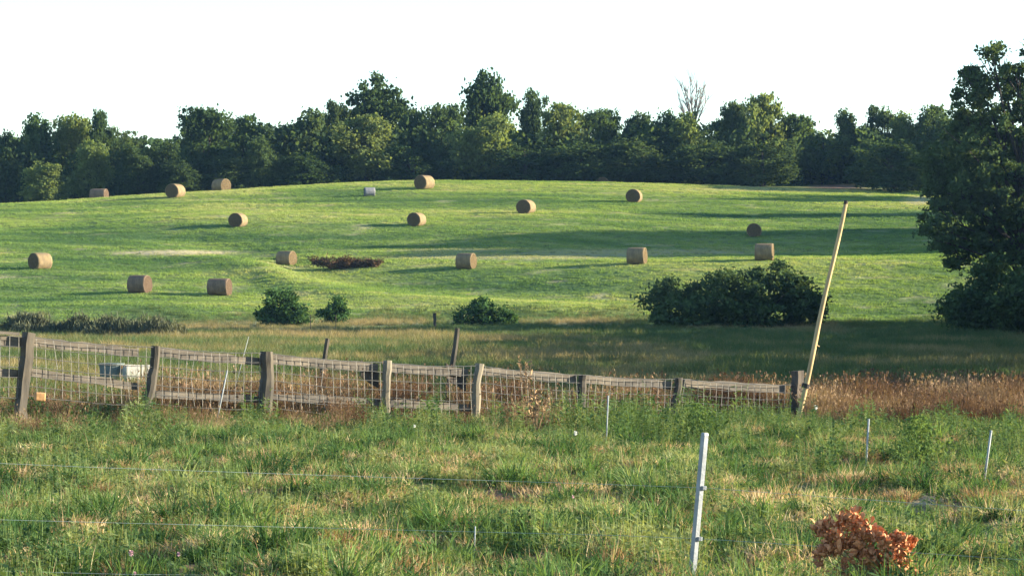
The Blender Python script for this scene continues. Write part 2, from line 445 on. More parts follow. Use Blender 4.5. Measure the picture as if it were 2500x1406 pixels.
def crown_variant(kind, seed):
    """a crown about 1 wide and 1 high (z 0.05..1), with trunk and limbs"""
    rng = np.random.default_rng(seed)
    lob = []
    if kind == 'round':
        lob.append((0, 0, .45, .33, .33, .36))
        for k in range(10):
            an = rng.uniform(0, 6.28); zc = rng.uniform(.25, .82); rr = .30 * math.sqrt(max(.05, 1 - ((zc - .5) / .45) ** 2)) * rng.uniform(.5, 1)
            s = rng.uniform(.14, .23); lob.append((rr * math.cos(an), rr * math.sin(an), min(zc, 1 - s * .8), s, s, s * .85))
    elif kind == 'tall':
        for k in range(12):
            zc = rng.uniform(.2, .88); rr = rng.uniform(0, .25) * (1.2 - .6 * zc)
            an = rng.uniform(0, 6.28); s = rng.uniform(.12, .20)
            lob.append((rr * math.cos(an), rr * math.sin(an), min(zc, 1 - s * .8), s, s, s * .8))
        lob.append((0, 0, .42, .26, .26, .36))
    elif kind == 'open':
        for k in range(15):
            zc = rng.uniform(.3, .93); rr = rng.uniform(.08, .40) * (1.1 - .35 * zc)
            an = rng.uniform(0, 6.28); s = rng.uniform(.07, .13)
            lob.append((rr * math.cos(an), rr * math.sin(an), zc, s * 1.3, s * 1.3, s * .7))
        lob.append((0, 0, .42, .24, .24, .3))
    else:  # bushy to the ground
        lob.append((0, 0, .38, .42, .42, .40))
        for k in range(12):
            an = rng.uniform(0, 6.28); zc = rng.uniform(.1, .84); rr = .36 * (1 - zc * .5)
            s = rng.uniform(.14, .22); lob.append((rr * math.cos(an), rr * math.sin(an), min(zc, 1 - s * .7), s, s, s))
    P, cl = clumps(lob, 300, 11000, .040, rng, (.5, .97))
    P = P[P[:, 2] > 0.01]
    V, Fc = leaf_quads(P, .037, rng, .1, .75)
    b = MB()
    b.tube([(0, 0, -.05), (.01, 0, .2), (-.01, .01, .45), (.0, 0, .8)], [.032, .026, .018, .006], 7)
    for k in range(9):
        c = cl[rng.integers(0, len(cl))]; z0 = min(.7, max(.12, c[2] * .55))
        p0 = Vector((0, 0, z0)); p2 = Vector(c); p1 = p0.lerp(p2, .5) + Vector((0, 0, .04))
        b.tube([p0, p1, p2], [.012, .008, .003], 5)
    return V, Fc, b

variants = {}
for kd, sd in (('round', 11), ('round', 12), ('round', 13), ('tall', 21), ('tall', 22), ('round', 14), ('tall', 23), ('open', 31), ('open', 32), ('bushy', 41), ('bushy', 42), ('bushy', 43)):
    V, Fc, b = crown_variant(kd, sd)
    variants.setdefault(kd, []).append((V, Fc, b.mesh('trunk', mat_bark)))
_cm = {}
def crown_mesh(kd, i, mat):
    k = (kd, i % len(variants[kd]), mat.name)
    if k not in _cm:
        V, Fc, _ = variants[kd][k[1]]
        _cm[k] = mesh('crown', V, Fc, mat)
    return _cm[k], variants[kd][k[1]][2]
def tree(loc, width, height, kd, i, mat, label, cat='tree', group=None, name='tree', rot=None, depth=None):
    r = empty(name, loc, label, cat, group)
    r.rotation_euler.z = random.uniform(0, 6.28) if rot is None else rot
    cm, tm = crown_mesh(kd, i, mat)
    for nm, me in (('crown', cm), ('trunk', tm)):
        o = obj(nm, me, r); o.scale = (width, depth or width, height)
    return r

# ------------------------------------------------------------------ the treeline along the crest
T = [  # u, top v, width px, distance, kind, variant, material, label
 (15, 316, 125, 286, 'round', 0, 'd', 'dark round tree at the far left end of the treeline'),
 (95, 296, 130, 288, 'tall', 0, 'm', 'tree with blunt twin tips, second from the left end of the treeline'),
 (180, 288, 130, 290, 'round', 1, 'p', 'sunlit yellow green tree with rounded top, left of the narrow tufted tree'),
 (240, 284, 80, 287, 'open', 0, 'd', 'narrow tree with square tufted top just before the treeline dips'),
 (118, 392, 120, 276, 'bushy', 0, 'p', 'low sunlit bushy tree in front of the left end of the treeline'),
 (222, 350, 100, 278, 'round', 2, 'p', 'pale green tree standing right above the brown bale on the left crest'),
 (295, 322, 110, 290, 'bushy', 1, 'm', 'olive tree whose crown slopes down into the dip of the skyline'),
 (338, 348, 110, 277, 'round', 0, 'd', 'small dark dome shaped tree in front of the skyline dip'),
 (405, 338, 110, 279, 'bushy', 0, 'd', 'low dark tree directly behind the bale with the long shadow on the left crest'),
 (510, 266, 150, 283, 'round', 1, 'd', 'tall dark tree with ragged top, first to rise right of the skyline dip'),
 (602, 288, 120, 287, 'round', 2, 'm', 'green tree just left of the broad round tree in the treeline'),
 (648, 335, 100, 279, 'bushy', 1, 'm', 'low green tree in front between the ragged dark tree and the broad one'),
 (735, 260, 170, 289, 'round', 0, 'm', 'broad round crowned tree left of the tall flat topped tree'),
 (826, 262, 90, 292, 'open', 1, 'd', 'small dark tree at the left foot of the tall flat topped tree'),
 (918, 187, 190, 296, 'round', 3, 'd', 'tall flat topped tree with sky showing through, left of the two tallest'),
 (895, 285, 160, 282, 'round', 2, 'p', 'bright yellow green tree in front of the tall flat topped tree'),
 (1000, 250, 110, 291, 'tall', 1, 'm', 'loose tree at the right foot of the tall flat topped tree'),
 (1078, 258, 120, 290, 'round', 1, 'm', 'round tree midway between the two tallest trees of the treeline'),
 (1198, 183, 170, 297, 'tall', 2, 'd', 'tall pointed tree with sky showing through, right of the two tallest'),
 (1178, 272, 160, 283, 'round', 0, 'p', 'sunlit pale tree in front of the tall pointed tree'),
 (1300, 236, 96, 292, 'tall', 0, 'd', 'narrow dark spire shaped tree just right of the tall pointed tree'),
 (1372, 260, 130, 288, 'round', 2, 'p', 'pale olive tree right of the narrow dark spire'),
 (1462, 270, 120, 290, 'round', 1, 'm', 'green tree behind the half hidden bale on the crest'),
 (1552, 254, 105, 292, 'tall', 1, 'd', 'small pointed dark tree left of the bare grey tree'),
 (1610, 264, 120, 288, 'round', 0, 'm', 'round green tree directly left of the bare grey tree'),
 (1690, 280, 120, 286, 'bushy', 1, 'p', 'pale green tree below the bare grey tree'),
 (1780, 262, 110, 292, 'open', 0, 'm', 'thin tree with open crown right of the bare grey tree'),
 (1868, 236, 130, 288, 'round', 2, 'p', 'sunlit tree with horned top, tallest right of the bare grey tree'),
 (1948, 284, 130, 290, 'round', 1, 'm', 'tree with flat top right of the sunlit horned tree'),
 (2010, 312, 165, 296, 'bushy', 0, 'p', 'low sunlit tree spreading over the sandy bank'),
 (2068, 280, 100, 296, 'tall', 0, 'm', 'small pointed tree above the sandy bank'),
 (2160, 270, 110, 294, 'open', 1, 'm', 'sunlit tree with several tufts right of the sandy bank'),
 (2222, 268, 110, 292, 'round', 0, 'p', 'pale tree left of the dark oak, second from it'),
 (2290, 264, 120, 290, 'round', 2, 'm', 'pale tree half hidden by the left edge of the dark oak'),
 (2180, 345, 190, 274, 'bushy', 1, 'd', 'dark wide shrubby tree in shade beside the sandy bank'),
 (2360, 290, 150, 286, 'round', 1, 'm', 'tree almost wholly hidden behind the dark oak'),
 (450, 395, 130, 277, 'bushy', 1, 'd', 'low dark tree behind the small bale on top of the left crest'),
 (570, 380, 140, 279, 'bushy', 0, 'd', 'low shaded tree below the ragged dark tree'),
 (760, 375, 150, 280, 'bushy', 1, 'd', 'low shaded tree in front of the broad round crowned tree'),
 (1010, 350, 160, 282, 'bushy', 0, 'd', 'low shaded tree behind the bale nearest the crest'),
 (1280, 350, 170, 282, 'bushy', 1, 'd', 'low shaded tree in front of the narrow dark spire'),
 (1420, 345, 170, 281, 'bushy', 0, 'd', 'low shaded tree left of the half hidden bale on the crest'),
 (1570, 340, 170, 281, 'bushy', 1, 'd', 'low shaded tree above the bale with its shadow strip on the upper right'),
 (1720, 345, 170, 280, 'bushy', 0, 'd', 'low shaded tree in front of the bare grey tree'),
 (1860, 345, 160, 279, 'bushy', 1, 'd', 'low shaded tree in front of the sunlit horned tree'),
]
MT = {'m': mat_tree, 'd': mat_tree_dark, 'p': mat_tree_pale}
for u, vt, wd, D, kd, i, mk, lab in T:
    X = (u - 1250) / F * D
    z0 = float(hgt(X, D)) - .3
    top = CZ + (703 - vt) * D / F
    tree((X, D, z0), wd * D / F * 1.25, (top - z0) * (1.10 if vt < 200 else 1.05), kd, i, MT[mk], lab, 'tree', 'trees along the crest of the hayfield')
k = 0
for u in np.arange(-260, 2700, 92):
    uu = u + random.uniform(-30, 30); D = random.uniform(312, 326); X = (uu - 1250) / F * D
    dip = 36 if 270 < uu < 455 else 0
    vt = random.uniform(282, 306) + dip + (16 if uu < 250 or uu > 1930 else 0)
    z0 = float(hgt(X, D)) - .3
    tree((X, D, z0), random.uniform(5.5, 7.5), CZ + (703 - vt) * D / F - z0, ['round', 'tall', 'round', 'bushy'][k % 4], k, [mat_tree, mat_tree_dark, mat_tree][k % 3],
         'green tree top filling the skyline behind the front trees', 'tree', 'back row trees of the treeline')
    k += 1

# undergrowth that closes the foot of the treeline, and the wood beyond
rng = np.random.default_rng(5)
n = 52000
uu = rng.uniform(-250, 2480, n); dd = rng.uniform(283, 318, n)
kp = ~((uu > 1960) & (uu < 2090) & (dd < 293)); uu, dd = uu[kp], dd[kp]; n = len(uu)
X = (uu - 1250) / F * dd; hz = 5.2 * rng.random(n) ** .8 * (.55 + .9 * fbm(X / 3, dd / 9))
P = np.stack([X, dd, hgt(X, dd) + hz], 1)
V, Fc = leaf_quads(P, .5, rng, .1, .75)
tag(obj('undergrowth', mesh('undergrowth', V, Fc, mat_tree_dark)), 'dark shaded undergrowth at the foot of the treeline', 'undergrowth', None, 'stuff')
n = 16000
uu = rng.uniform(-400, 2900, n); dd = rng.uniform(470, 520, n); X = (uu - 1250) / F * dd
topv = 345 - 16 * fbm(X / 9, X * 0 + 2, 3); tz = CZ + (703 - topv) * dd / F
P = np.stack([X, dd, tz - 9 * rng.random(n) ** 1.5], 1)
V, Fc = leaf_quads(P, .9, rng, .1, .8)
tag(obj('distant_woods', mesh('distant_woods', V, Fc, mat_tree)), 'far wood showing low in the dip of the skyline', 'woods', None, 'stuff')

# bare dead tree above the treeline
bt_D = 291; bx = (1692 - 1250) / F * bt_D; bz = float(hgt(bx, bt_D))
bare = empty('bare_tree', (bx, bt_D, bz), 'bare leafless grey tree rising above the right half of the treeline', 'tree')
top = CZ + (703 - 198) * bt_D / F - bz
b = MB(); b.tube([(0, 0, -.2), (.05, 0, top * .4), (0, 0, top * .62)], [.2, .16, .12], 7)
obj('trunk', b.mesh('bare_trunk', mat_deadwood, True), bare)
rr = random.Random(4)
for k in range(13):
    b = MB()
    s0 = Vector((0, 0, top * rr.uniform(.5, .62)))
    ang = -.62 + 1.24 * k / 12 + rr.uniform(-.06, .06)
    ln = top * (.31 + .05 * math.cos(ang * 2)) * rr.uniform(.85, 1.08)
    dv = Vector((math.sin(ang) * .75, rr.uniform(-.4, .4), math.cos(ang))).normalized()
    p1 = s0 + dv * ln * .5 + Vector((rr.uniform(-.15, .15), 0, .1)); p2 = s0 + dv * ln + Vector((0, 0, ln * .22))
    b.tube([s0, p1, p2], [.075, .05, .022], 5)
    for q in range(15):
        t0 = rr.uniform(.3, .95); base = s0.lerp(p1, t0 * 2) if t0 < .5 else p1.lerp(p2, t0 * 2 - 1)
        d2 = (dv + Vector((rr.uniform(-.7, .7), rr.uniform(-.6, .6), rr.uniform(-.1, .6)))).normalized()
        b.tube([base, base + d2 * ln * rr.uniform(.18, .42)], [.028, .012], 4)
    obj('limb', b.mesh('bare_limb', mat_deadwood, True), bare)

# ------------------------------------------------------------------ trees out to the right whose shade falls across the meadow
def shade_tree(D, extra, h, wd, lab, grp, i):
    X = .1786 * D + extra + (7 if 150 < D < 182 else 0)
    tree((X, D, float(hgt(X, D)) - .2), wd, h, ['round', 'bushy', 'round'][i % 3], i, mat_tree, lab, 'tree', grp)
i = 0
for D in np.arange(66, 184, 5.2):
    hh = 6.8 + (D - 66) * .036
    shade_tree(D + random.uniform(-.6, .6), 5.5 + random.uniform(0, 2), hh * random.uniform(.92, 1.08), 6.8, 'hedgerow tree right of the oak, outside the picture edge, shading the meadow', 'hedgerow trees beyond the right edge', i); i += 1
for D in np.arange(120, 178, 7.5):
    shade_tree(D, 11, 10.5, 7.5, 'hedgerow tree right of the oak, outside the picture edge, shading the meadow', 'hedgerow trees beyond the right edge', i); i += 1
for D, ex, hh, wd in [(219, 6, 12.5, 6.5), (224.5, 7, 13.5, 7), (230, 6, 12.5, 6), (234, 7, 10.5, 4), (245.5, 7, 10.5, 3.6), (258.5, 7, 9.5, 5.2), (262, 8, 8.5, 4), (271, 6, 10, 6), (278, 4, 10, 7), (300, 7, 11, 8), (221, 12, 14.5, 7.5), (227, 12, 15, 7.5), (232, 12, 13.5, 6), (217, 10, 12.5, 4.5)]:
    shade_tree(D, ex, hh, wd, 'field edge tree right of the hayfield, outside the picture edge, casting a shadow strip', 'field edge trees beyond the right edge', i); i += 1

# ------------------------------------------------------------------ the oak at the right edge
OD = 166.0
def lobes_px(L, D, dj, rng, squash=.9):
    out = []
    for u, v, r in L:
        p = at_d(u, v, D); rm = r * D / F
        out.append((p.x, p.y + rng.uniform(-dj, dj), p.z, rm, rm * 1.15, rm * squash))
    return out
rng = np.random.default_rng(9)
OL = [(2446, 128, 26), (2418, 138, 20), (2485, 178, 62), (2400, 205, 42), (2366, 236, 36), (2455, 275, 92), (2378, 296, 48), (2395, 350, 85), (2330, 350, 52), (2300, 405, 58), (2296, 455, 55), (2290, 530, 52),
      (2282, 588, 34), (2340, 596, 38), (2400, 440, 115), (2400, 545, 110), (2480, 400, 140), (2485, 560, 120), (2318, 632, 18), (2450, 610, 55), (2330, 470, 70), (2268, 545, 26), (2375, 180, 26),
      (2600, 250, 140), (2600, 450, 160), (2720, 350, 150), (2720, 520, 130), (2570, 140, 80), (2620, 590, 100)]
lob = lobes_px(OL, OD, 2.2, rng)
P, cl = clumps(lob, 820, 58000, .26, rng, (.40, 1.12))
zmin = CZ - (655 - 703) * OD / F
P = P[P[:, 2] > zmin - .4]
obase = Vector(((2500 - 1250) / F * OD, OD, 0)); obase.z = float(hgt(obase.x, OD)) - .1
oak = empty('oak_tree', obase, 'large dark shaded oak filling the right edge of the picture', 'tree')
V, Fc = leaf_quads(P - np.array(obase), .27, rng, 0, .62)
obj('crown', mesh('oak_crown', V, Fc, mat_oak), oak)
b = MB(); oh = (703 - 300) / F * OD + CZ - obase.z
b.tube([(0, 0, -.3), (.05, 0, 1.2), (-.1, .1, 4.0), (-.05, 0, 8), (.1, 0, oh)], [.65, .5, .40, .24, .06], 10, wob=.06)
obj('trunk', b.mesh('oak_trunk', mat_bark, True), oak)
rr = random.Random(12)
for q in range(26):
    c = Vector(lob[q % len(lob)][:3]) - obase
    z0 = min(max(2.2, c.z * .55), 9.5); p0 = Vector((0, 0, z0)); pm = p0.lerp(c, .5) + Vector((rr.uniform(-.3, .3), rr.uniform(-.3, .3), .35))
    b = MB(); b.tube([p0, pm, c], [.12, .07, .025], 7)
    for s in range(4):
        tip = c + Vector((rr.uniform(-1, 1), rr.uniform(-1, 1), rr.uniform(-.3, .9)))
        b.tube([pm.lerp(c, rr.uniform(.3, .9)), tip], [.05, .015], 5)
    obj('limb', b.mesh('oak_limb', mat_bark, True), oak)

def bush(name, L, D, label, mat, n_cl, n_leaf, cl_r, leaf, seed, dj=.8, cat='shrub', stems=8, group=None, up=.1, asp=.62):
    rng = np.random.default_rng(seed)
    lob = lobes_px([(u_, v_ + r_ * .12, r_ * .84) for u_, v_, r_ in L], D, dj, rng)
    P, cl = clumps(lob, n_cl, n_leaf, cl_r, rng, (.35, 1.3))
    cx = float(np.mean([l[0] for l in lob])); bz = float(hgt(cx, D))
    P = P[P[:, 2] > hgt(P[:, 0], P[:, 1]) - .05]
    r = empty(name, (cx, D, bz), label, cat, group)
    V, Fc = leaf_quads(P - np.array((cx, D, bz)), leaf, rng, up, asp)
    obj('foliage', mesh(name + '_foliage', V, Fc, mat), r)
    for k in range(stems):
        b = MB()
        c = cl[rng.integers(0, len(cl))] - np.array((cx, D, bz))
        p0 = Vector((c[0] * .45, c[1] * .4, -.1)); p2 = Vector(c); p1 = p0.lerp(p2, .5) + Vector((0, 0, .15))
        b.tube([p0, p1, p2], [.045, .03, .01], 5)
        obj('stem', b.mesh(name + '_stem', mat_bark, True), r)
    return r
bush('undergrowth_shrub', [(2385, 725, 66), (2445, 705, 80), (2335, 755, 40), (2500, 725, 95), (2445, 770, 70), (2380, 775, 45), (2420, 660, 40), (2570, 720, 90), (2400, 770, 40), (2480, 775, 50)], 160, 'dark tangled shrub under the oak at the right edge', mat_shrub, 420, 20000, .28, .24, 21)
bush('large_shrub', [(1800, 715, 90), (1730, 735, 75), (1880, 720, 85), (1950, 735, 60), (1650, 745, 55), (1600, 735, 38), (1640, 700, 34), (1702, 712, 26), (1760, 678, 38), (1850, 672, 34), (1912, 655, 20), (1935, 695, 40), (1985, 745, 40), (1800, 765, 90), (1700, 770, 60), (1900, 765, 70), (1620, 770, 30)],
     172, 'very wide dark green shrub left of the leaning yellow pole', mat_shrub, 430, 27000, .27, .24, 22, 1.2, stems=14)
bush('small_tree', [(685, 760, 45), (650, 765, 26), (725, 768, 30), (665, 725, 22), (700, 728, 26), (680, 782, 42), (715, 752, 26)], 174, 'round dark green bushy tree in front of the two lower left bales', mat_shrub_green, 150, 7000, .2, .20, 23, .4, 'shrub', 6)
bush('small_shrub', [(808, 755, 22), (830, 740, 18), (790, 765, 16), (835, 762, 18), (815, 775, 24)], 177, 'small bush just right of the round bushy tree', mat_shrub_green, 70, 2600, .16, .17, 24, .3, 'shrub', 5)
bush('mound_shrub', [(1185, 765, 42), (1150, 770, 32), (1225, 772, 32), (1180, 748, 26), (1120, 778, 16), (1245, 780, 16), (1190, 782, 46)], 174, 'low dome shaped dark shrub at the near edge of the hayfield', mat_shrub_green, 160, 6000, .18, .19, 25, .4, 'shrub', 5)
bush('brown_thicket', [(765, 633, 9), (785, 637, 12), (810, 640, 15), (835, 640, 14), (858, 643, 14), (880, 641, 13), (902, 640, 11), (925, 640, 8), (848, 632, 8), (797, 640, 12), (822, 643, 14), (847, 645, 14), (870, 644, 13), (892, 643, 12), (913, 642, 10), (775, 638, 9)], at(850, 655, 150).y, 'low red brown thicket right of a bale in the hollow', mat_brown_brush, 260, 6500, .14, .13, 26, .4, 'thicket', 4)
for q, (L, D, lab) in enumerate([
    ([(55, 790, 36), (90, 795, 30), (30, 800, 30), (70, 815, 34), (15, 815, 26)], 158, 'grey green brush clump behind the first fence post'),
    ([(150, 806, 30), (190, 796, 28), (215, 810, 26), (120, 812, 24), (175, 818, 30)], 156, 'dull brush clump between the first and second fence posts'),
    ([(255, 800, 30), (300, 804, 30), (275, 820, 28), (320, 815, 24), (235, 818, 22)], 154, 'dark grey brush clump left of the second fence post'),
    ([(345, 806, 28), (395, 802, 28), (370, 820, 26), (425, 818, 20), (410, 806, 20)], 152, 'dark brush clump directly behind the second fence post')]):
    bush('brush_clump', L, D, lab, mat_brush, 210, 5200, .20, .36, 40 + q, 1.4, 'brush', 6, 'brush along the far ditch', 2.6, .16)

# ------------------------------------------------------------------ hay bales
def bale_meshes(seed, ms, me_):
    rng = np.random.default_rng(seed); n, Rb, L2 = 44, .75, .72
    prof_ = [(-L2, .93), (-L2 * .97, .985), (-L2 * .8, 1.0), (-L2 * .4, 1.01), (0, 1.0), (L2 * .4, 1.01), (L2 * .8, 1.0), (L2 * .97, .985), (L2, .93)]
    wb = [.022 * math.sin(2 * math.pi * k / n * 2 + seed) + rng.uniform(-.012, .012) - .045 * max(0, math.sin(2 * math.pi * k / n)) for k in range(n)]
    def ring(x, f):
        out = []
        for k in range(n):
            an = 2 * math.pi * k / n; r = Rb * f * (1 + wb[k] + rng.uniform(-.014, .014))
            out.append((x * (1 + rng.uniform(-.012, .012)), r * math.cos(an) * (1 + .08 * max(0, -math.sin(an))), max(r * math.sin(an), -Rb * .88)))
        return out
    V, Fc = [], []
    rings = [ring(x, f) for x, f in prof_]
    for q in rings: V += q
    for i_ in range(len(rings) - 1):
        for k in range(n):
            k2 = (k + 1) % n
            Fc.append((i_ * n + k, (i_ + 1) * n + k, (i_ + 1) * n + k2, i_ * n + k2))
    body = mesh('bale_side', V, Fc, ms, True)
    ends = []
    for s, rg in ((-1, rings[0]), (1, rings[-1])):
        V = [tuple(v) for v in rg]; Fc = []
        for j, f in enumerate((.75, .5, .25)):
            V += [(v[0] + s * (.03 * (1 - f) + rng.uniform(-.012, .012)), v[1] * f, v[2] * f) for v in rg]
        V.append((rg[0][0] + s * .03, 0, 0))
        for j in range(3):
            for k in range(n):
                k2 = (k + 1) % n; q = (j * n + k, j * n + k2, (j + 1) * n + k2, (j + 1) * n + k)
                Fc.append(q if s > 0 else q[::-1])
        for k in range(n):
            q = (3 * n + k, 3 * n + (k + 1) % n, 4 * n); Fc.append(q if s > 0 else q[::-1])
        ends.append(mesh('bale_end', V, Fc, me_, True))
    return body, ends
BM = {'n': bale_meshes(1, mat_bale, mat_bale_end), 'b': bale_meshes(2, mat_bale_b, mat_bale_b_end), 'g': bale_meshes(3, mat_bale_g, mat_bale_g_end)}
BALES = [  # u, base v, height px, yaw of the axis, material, label, sink px, length factor
 (242, 474, 14, -12, 'b', 'brown bale half sunk behind the crest at the far left', 268, 1.15),
 (428, 482, 37, 66, 'n', 'bale on the left crest, its shaded round end towards the viewer', 0, 1.0),
 (540, 464, 28, -40, 'n', 'small pale bale peeping over the top of the left crest', 271, 1.0),
 (902, 479, 24, 12, 'g', 'grey weathered bale, the only one without a straw colour', 0, 1.1),
 (1036, 461, 37, 55, 'n', 'bale high on the crest beside the grey weathered bale', 0, 1.0),
 (1471, 450, 18, 85, 'n', 'dim bale half hidden behind the crest under the dark trees', 278, 1.0),
 (1548, 494, 36, 78, 'n', 'bale on the upper right slope, in a strip of shade', 0, 1.0),
 (1284, 521, 38, 68, 'n', 'bale in mid field casting a long shadow to its left', 0, 1.0),
 (1017, 551, 36, 66, 'n', 'bale in mid field just above the wide shaded hollow', 0, 1.0),
 (581, 553, 37, 72, 'n', 'bale on the left slope whose shadow runs along a dull strip', 0, 1.0),
 (1841, 577, 36, 84, 'n', 'bale standing wholly in the shaded hollow', 0, 1.0),
 (1866, 635, 46, -10, 'n', 'bale directly above the very wide shrub', 0, 1.0),
 (1555, 644, 45, -16, 'n', 'bale with a bright right end left above the very wide shrub', 0, 1.0),
 (1138, 655, 42, -22, 'n', 'bale alone at the lower edge of the shaded hollow in mid picture', 0, 1.0),
 (699, 648, 40, -26, 'n', 'bale left of the red brown thicket', 0, 1.0),
 (98, 656, 44, 45, 'n', 'bale nearest the left edge, its sunlit side golden', 0, 1.0),
 (341, 714, 48, -20, 'b', 'left bale of the lowest pair near the round bushy tree', 0, 1.0),
 (536, 720, 46, -14, 'b', 'right bale of the lowest pair near the round bushy tree', 0, 1.15)]
for q, (u, v, hp, yaw, mk, lab, sink, lf) in enumerate(BALES):
    dmin = 150
    if sink:
        sc = .9; p = at_d(u, v - hp, sink); p.z -= .75 * sc
    else:
        p = at(u, v, dmin)
        sc = .95 * min(max((hp * p.y / F) / (.75 * 1.90), .62), 1.12); p.z += .75 * .9 * sc - .05
    r = empty('hay_bale', p, lab, 'hay bale', 'round hay bales in the field')
    r.rotation_euler = (0, 0, math.radians(yaw)); r.scale = (sc * lf, sc, sc)
    body, ends = BM[mk]
    obj('bale_side', body, r); obj('bale_end', ends[0], r); obj('bale_end', ends[1], r)

# ------------------------------------------------------------------ the wooden fence
FA = np.array(((62 - 1250) / F * 48, 48.0)); FB = np.array(((1945 - 1250) / F * 58, 58.0))
def fence_xy(u):
    k = (u - 1250) / F; d = FB - FA
    t = (k * FA[1] - FA[0]) / (d[0] - k * d[1])
    return FA + t * d
def fp(u, v, off=0.0):
    """point on the fence's upright plane under photo pixel (u, v), moved OFF metres towards the viewer's side"""
    x, y = fence_xy(u)
    p = Vector((x, y, CZ - (v - 703) * y / F))
    return p + FN * off
fd = Vector((*(FB - FA), 0)).normalized(); FN = Vector((fd.y, -fd.x, 0))
org = fp(1000, 1000)
fence = empty('wooden_fence', org, 'old leaning wooden fence with wire mesh running across the picture', 'fence')
def fobj(name, b, mats, smooth=False, label=None):
    me = b.mesh(name, mats, smooth)
    o = obj(name, me, fence); o.location = (0, 0, 0)
    for v in me.vertices: v.co = v.co - org
    if label: o['label'] = label
    return o
POSTS = [
 ([(-262, 790), (-266, 880), (-270, 985)], .10, mat_post, None),
  # path of (u, v), radius m, material
 ([(70, 812), (62, 900), (50, 1000)], .110, mat_post, 'square weathered post, tallest at the left end'),
 ([(380, 845), (376, 900), (366, 955), (345, 1035)], .085, mat_post, 'crooked post bent towards the left at its foot'),
 ([(650, 858), (652, 920), (646, 1012)], .125, mat_post, 'thick split post'),
 ([(946, 880), (942, 940), (945, 1025)], .075, mat_post_pale, 'thin pale knobbly post'),
 ([(1170, 888), (1164, 940), (1160, 1022)], .085, mat_post_pale, 'pale grey post right of centre'),
 ([(1423, 915), (1420, 960), (1416, 1022)], .085, mat_post, None),
 ([(1657, 922), (1653, 960), (1648, 1022)], .085, mat_post, None),
 ([(1948, 905), (1946, 950), (1944, 1025)], .13, mat_post_dark, 'squat dark corner post beside the leaning pole')]
for pth, rad, m_, lab in POSTS:
    b = MB(); pts = [fp(*p) for p in pth]
    pts.append(pts[-1] - Vector((0, 0, .25)))
    fine = []
    for i_ in range(len(pts) - 1):
        for s in range(3): fine.append(pts[i_].lerp(pts[i_ + 1], s / 3) + Vector((random.uniform(-.012, .012), random.uniform(-.01, .01), 0)))
    fine.append(pts[-1])
    nn_ = 4 if rad in (.110, .13) else 8
    b.tube(fine, [rad * random.uniform(.88, 1.1) for _ in fine], nn_, wob=.06 if nn_ > 4 else .02)
    fobj('fence_post', b, m_, False, lab)
TOPS = [(-262, 812, 60, 836), (70, 832, 345, 862), (380, 858, 640, 884), (665, 877, 930, 897), (952, 896, 1150, 911), (1174, 905, 1416, 925), (1428, 926, 1646, 940), (1662, 934, 1925, 950)]
for u0, v0, u1, v1 in TOPS:
    b = MB(); b.board(fp(u0, v0, -.11), fp(u1, v1, -.11), (0, 0, .15), FN * .035, 10, .018)
    fobj('top_rail', b, mat_rail)
for u0, v0, u1, v1 in [(-262, 890, 58, 915), (66, 908, 342, 942), (372, 962, 636, 974), (660, 968, 936, 982), (950, 984, 1156, 996)]:
    b = MB(); b.board(fp(u0, v0, -.11), fp(u1, v1, -.11), (0, 0, .13), FN * .03, 8, .018)
    fobj('bottom_rail', b, mat_rail)
for u0, v0, u1, v1 in [(1100, 905, 1148, 935), (892, 900, 935, 930)]:  # dark boards standing in for the posts' shadows on the rails
    b = MB(); b.board(fp(u0, v0, -.15), fp(u1, v1, -.15), (0, 0, .28), FN * .03, 3, .02)
    fobj('post_shadow_board', b, mat_post_dark)
posts_u = [-264, 66, 376, 652, 945, 1166, 1421, 1655, 1945]
topw = [798, 822, 848, 862, 886, 893, 915, 925, 940]
for i_ in range(8):
    b = MB(); u0, u1 = posts_u[i_], posts_u[i_ + 1]; v0, v1 = topw[i_], topw[i_ + 1]
    nv = max(8, int(round((fp(u1, 900) - fp(u0, 900)).length / .165)))
    hgt_px = 150 - 6 * i_
    tilt = random.uniform(-3, 3)
    for k in range(1, nv):
        uu = u0 + (u1 - u0) * k / nv; vv = v0 + (v1 - v0) * k / nv
        sag = 4 * math.sin(math.pi * k / nv)
        bend = random.uniform(-2.5, 2.5) + (random.choice([-9, 9]) if random.random() < .08 else 0)
        b.tube([fp(uu, vv + sag, .03), fp(uu + tilt + bend, vv + hgt_px * .5, .03), fp(uu + tilt * 2, vv + hgt_px, .03)], .0045, 4, cap=False)
    for hrow in range(7):
        pts = []
        for k in range(nv + 1):
            uu = u0 + (u1 - u0) * k / nv; vv = v0 + (v1 - v0) * k / nv + 4 * math.sin(math.pi * k / nv) + hgt_px * hrow / 6 + random.uniform(-1, 1)
            pts.append(fp(uu, vv, .035))
        b.tube(pts, .006 if hrow else .007, 4, cap=False)
    fobj('wire_mesh', b, mat_wire)

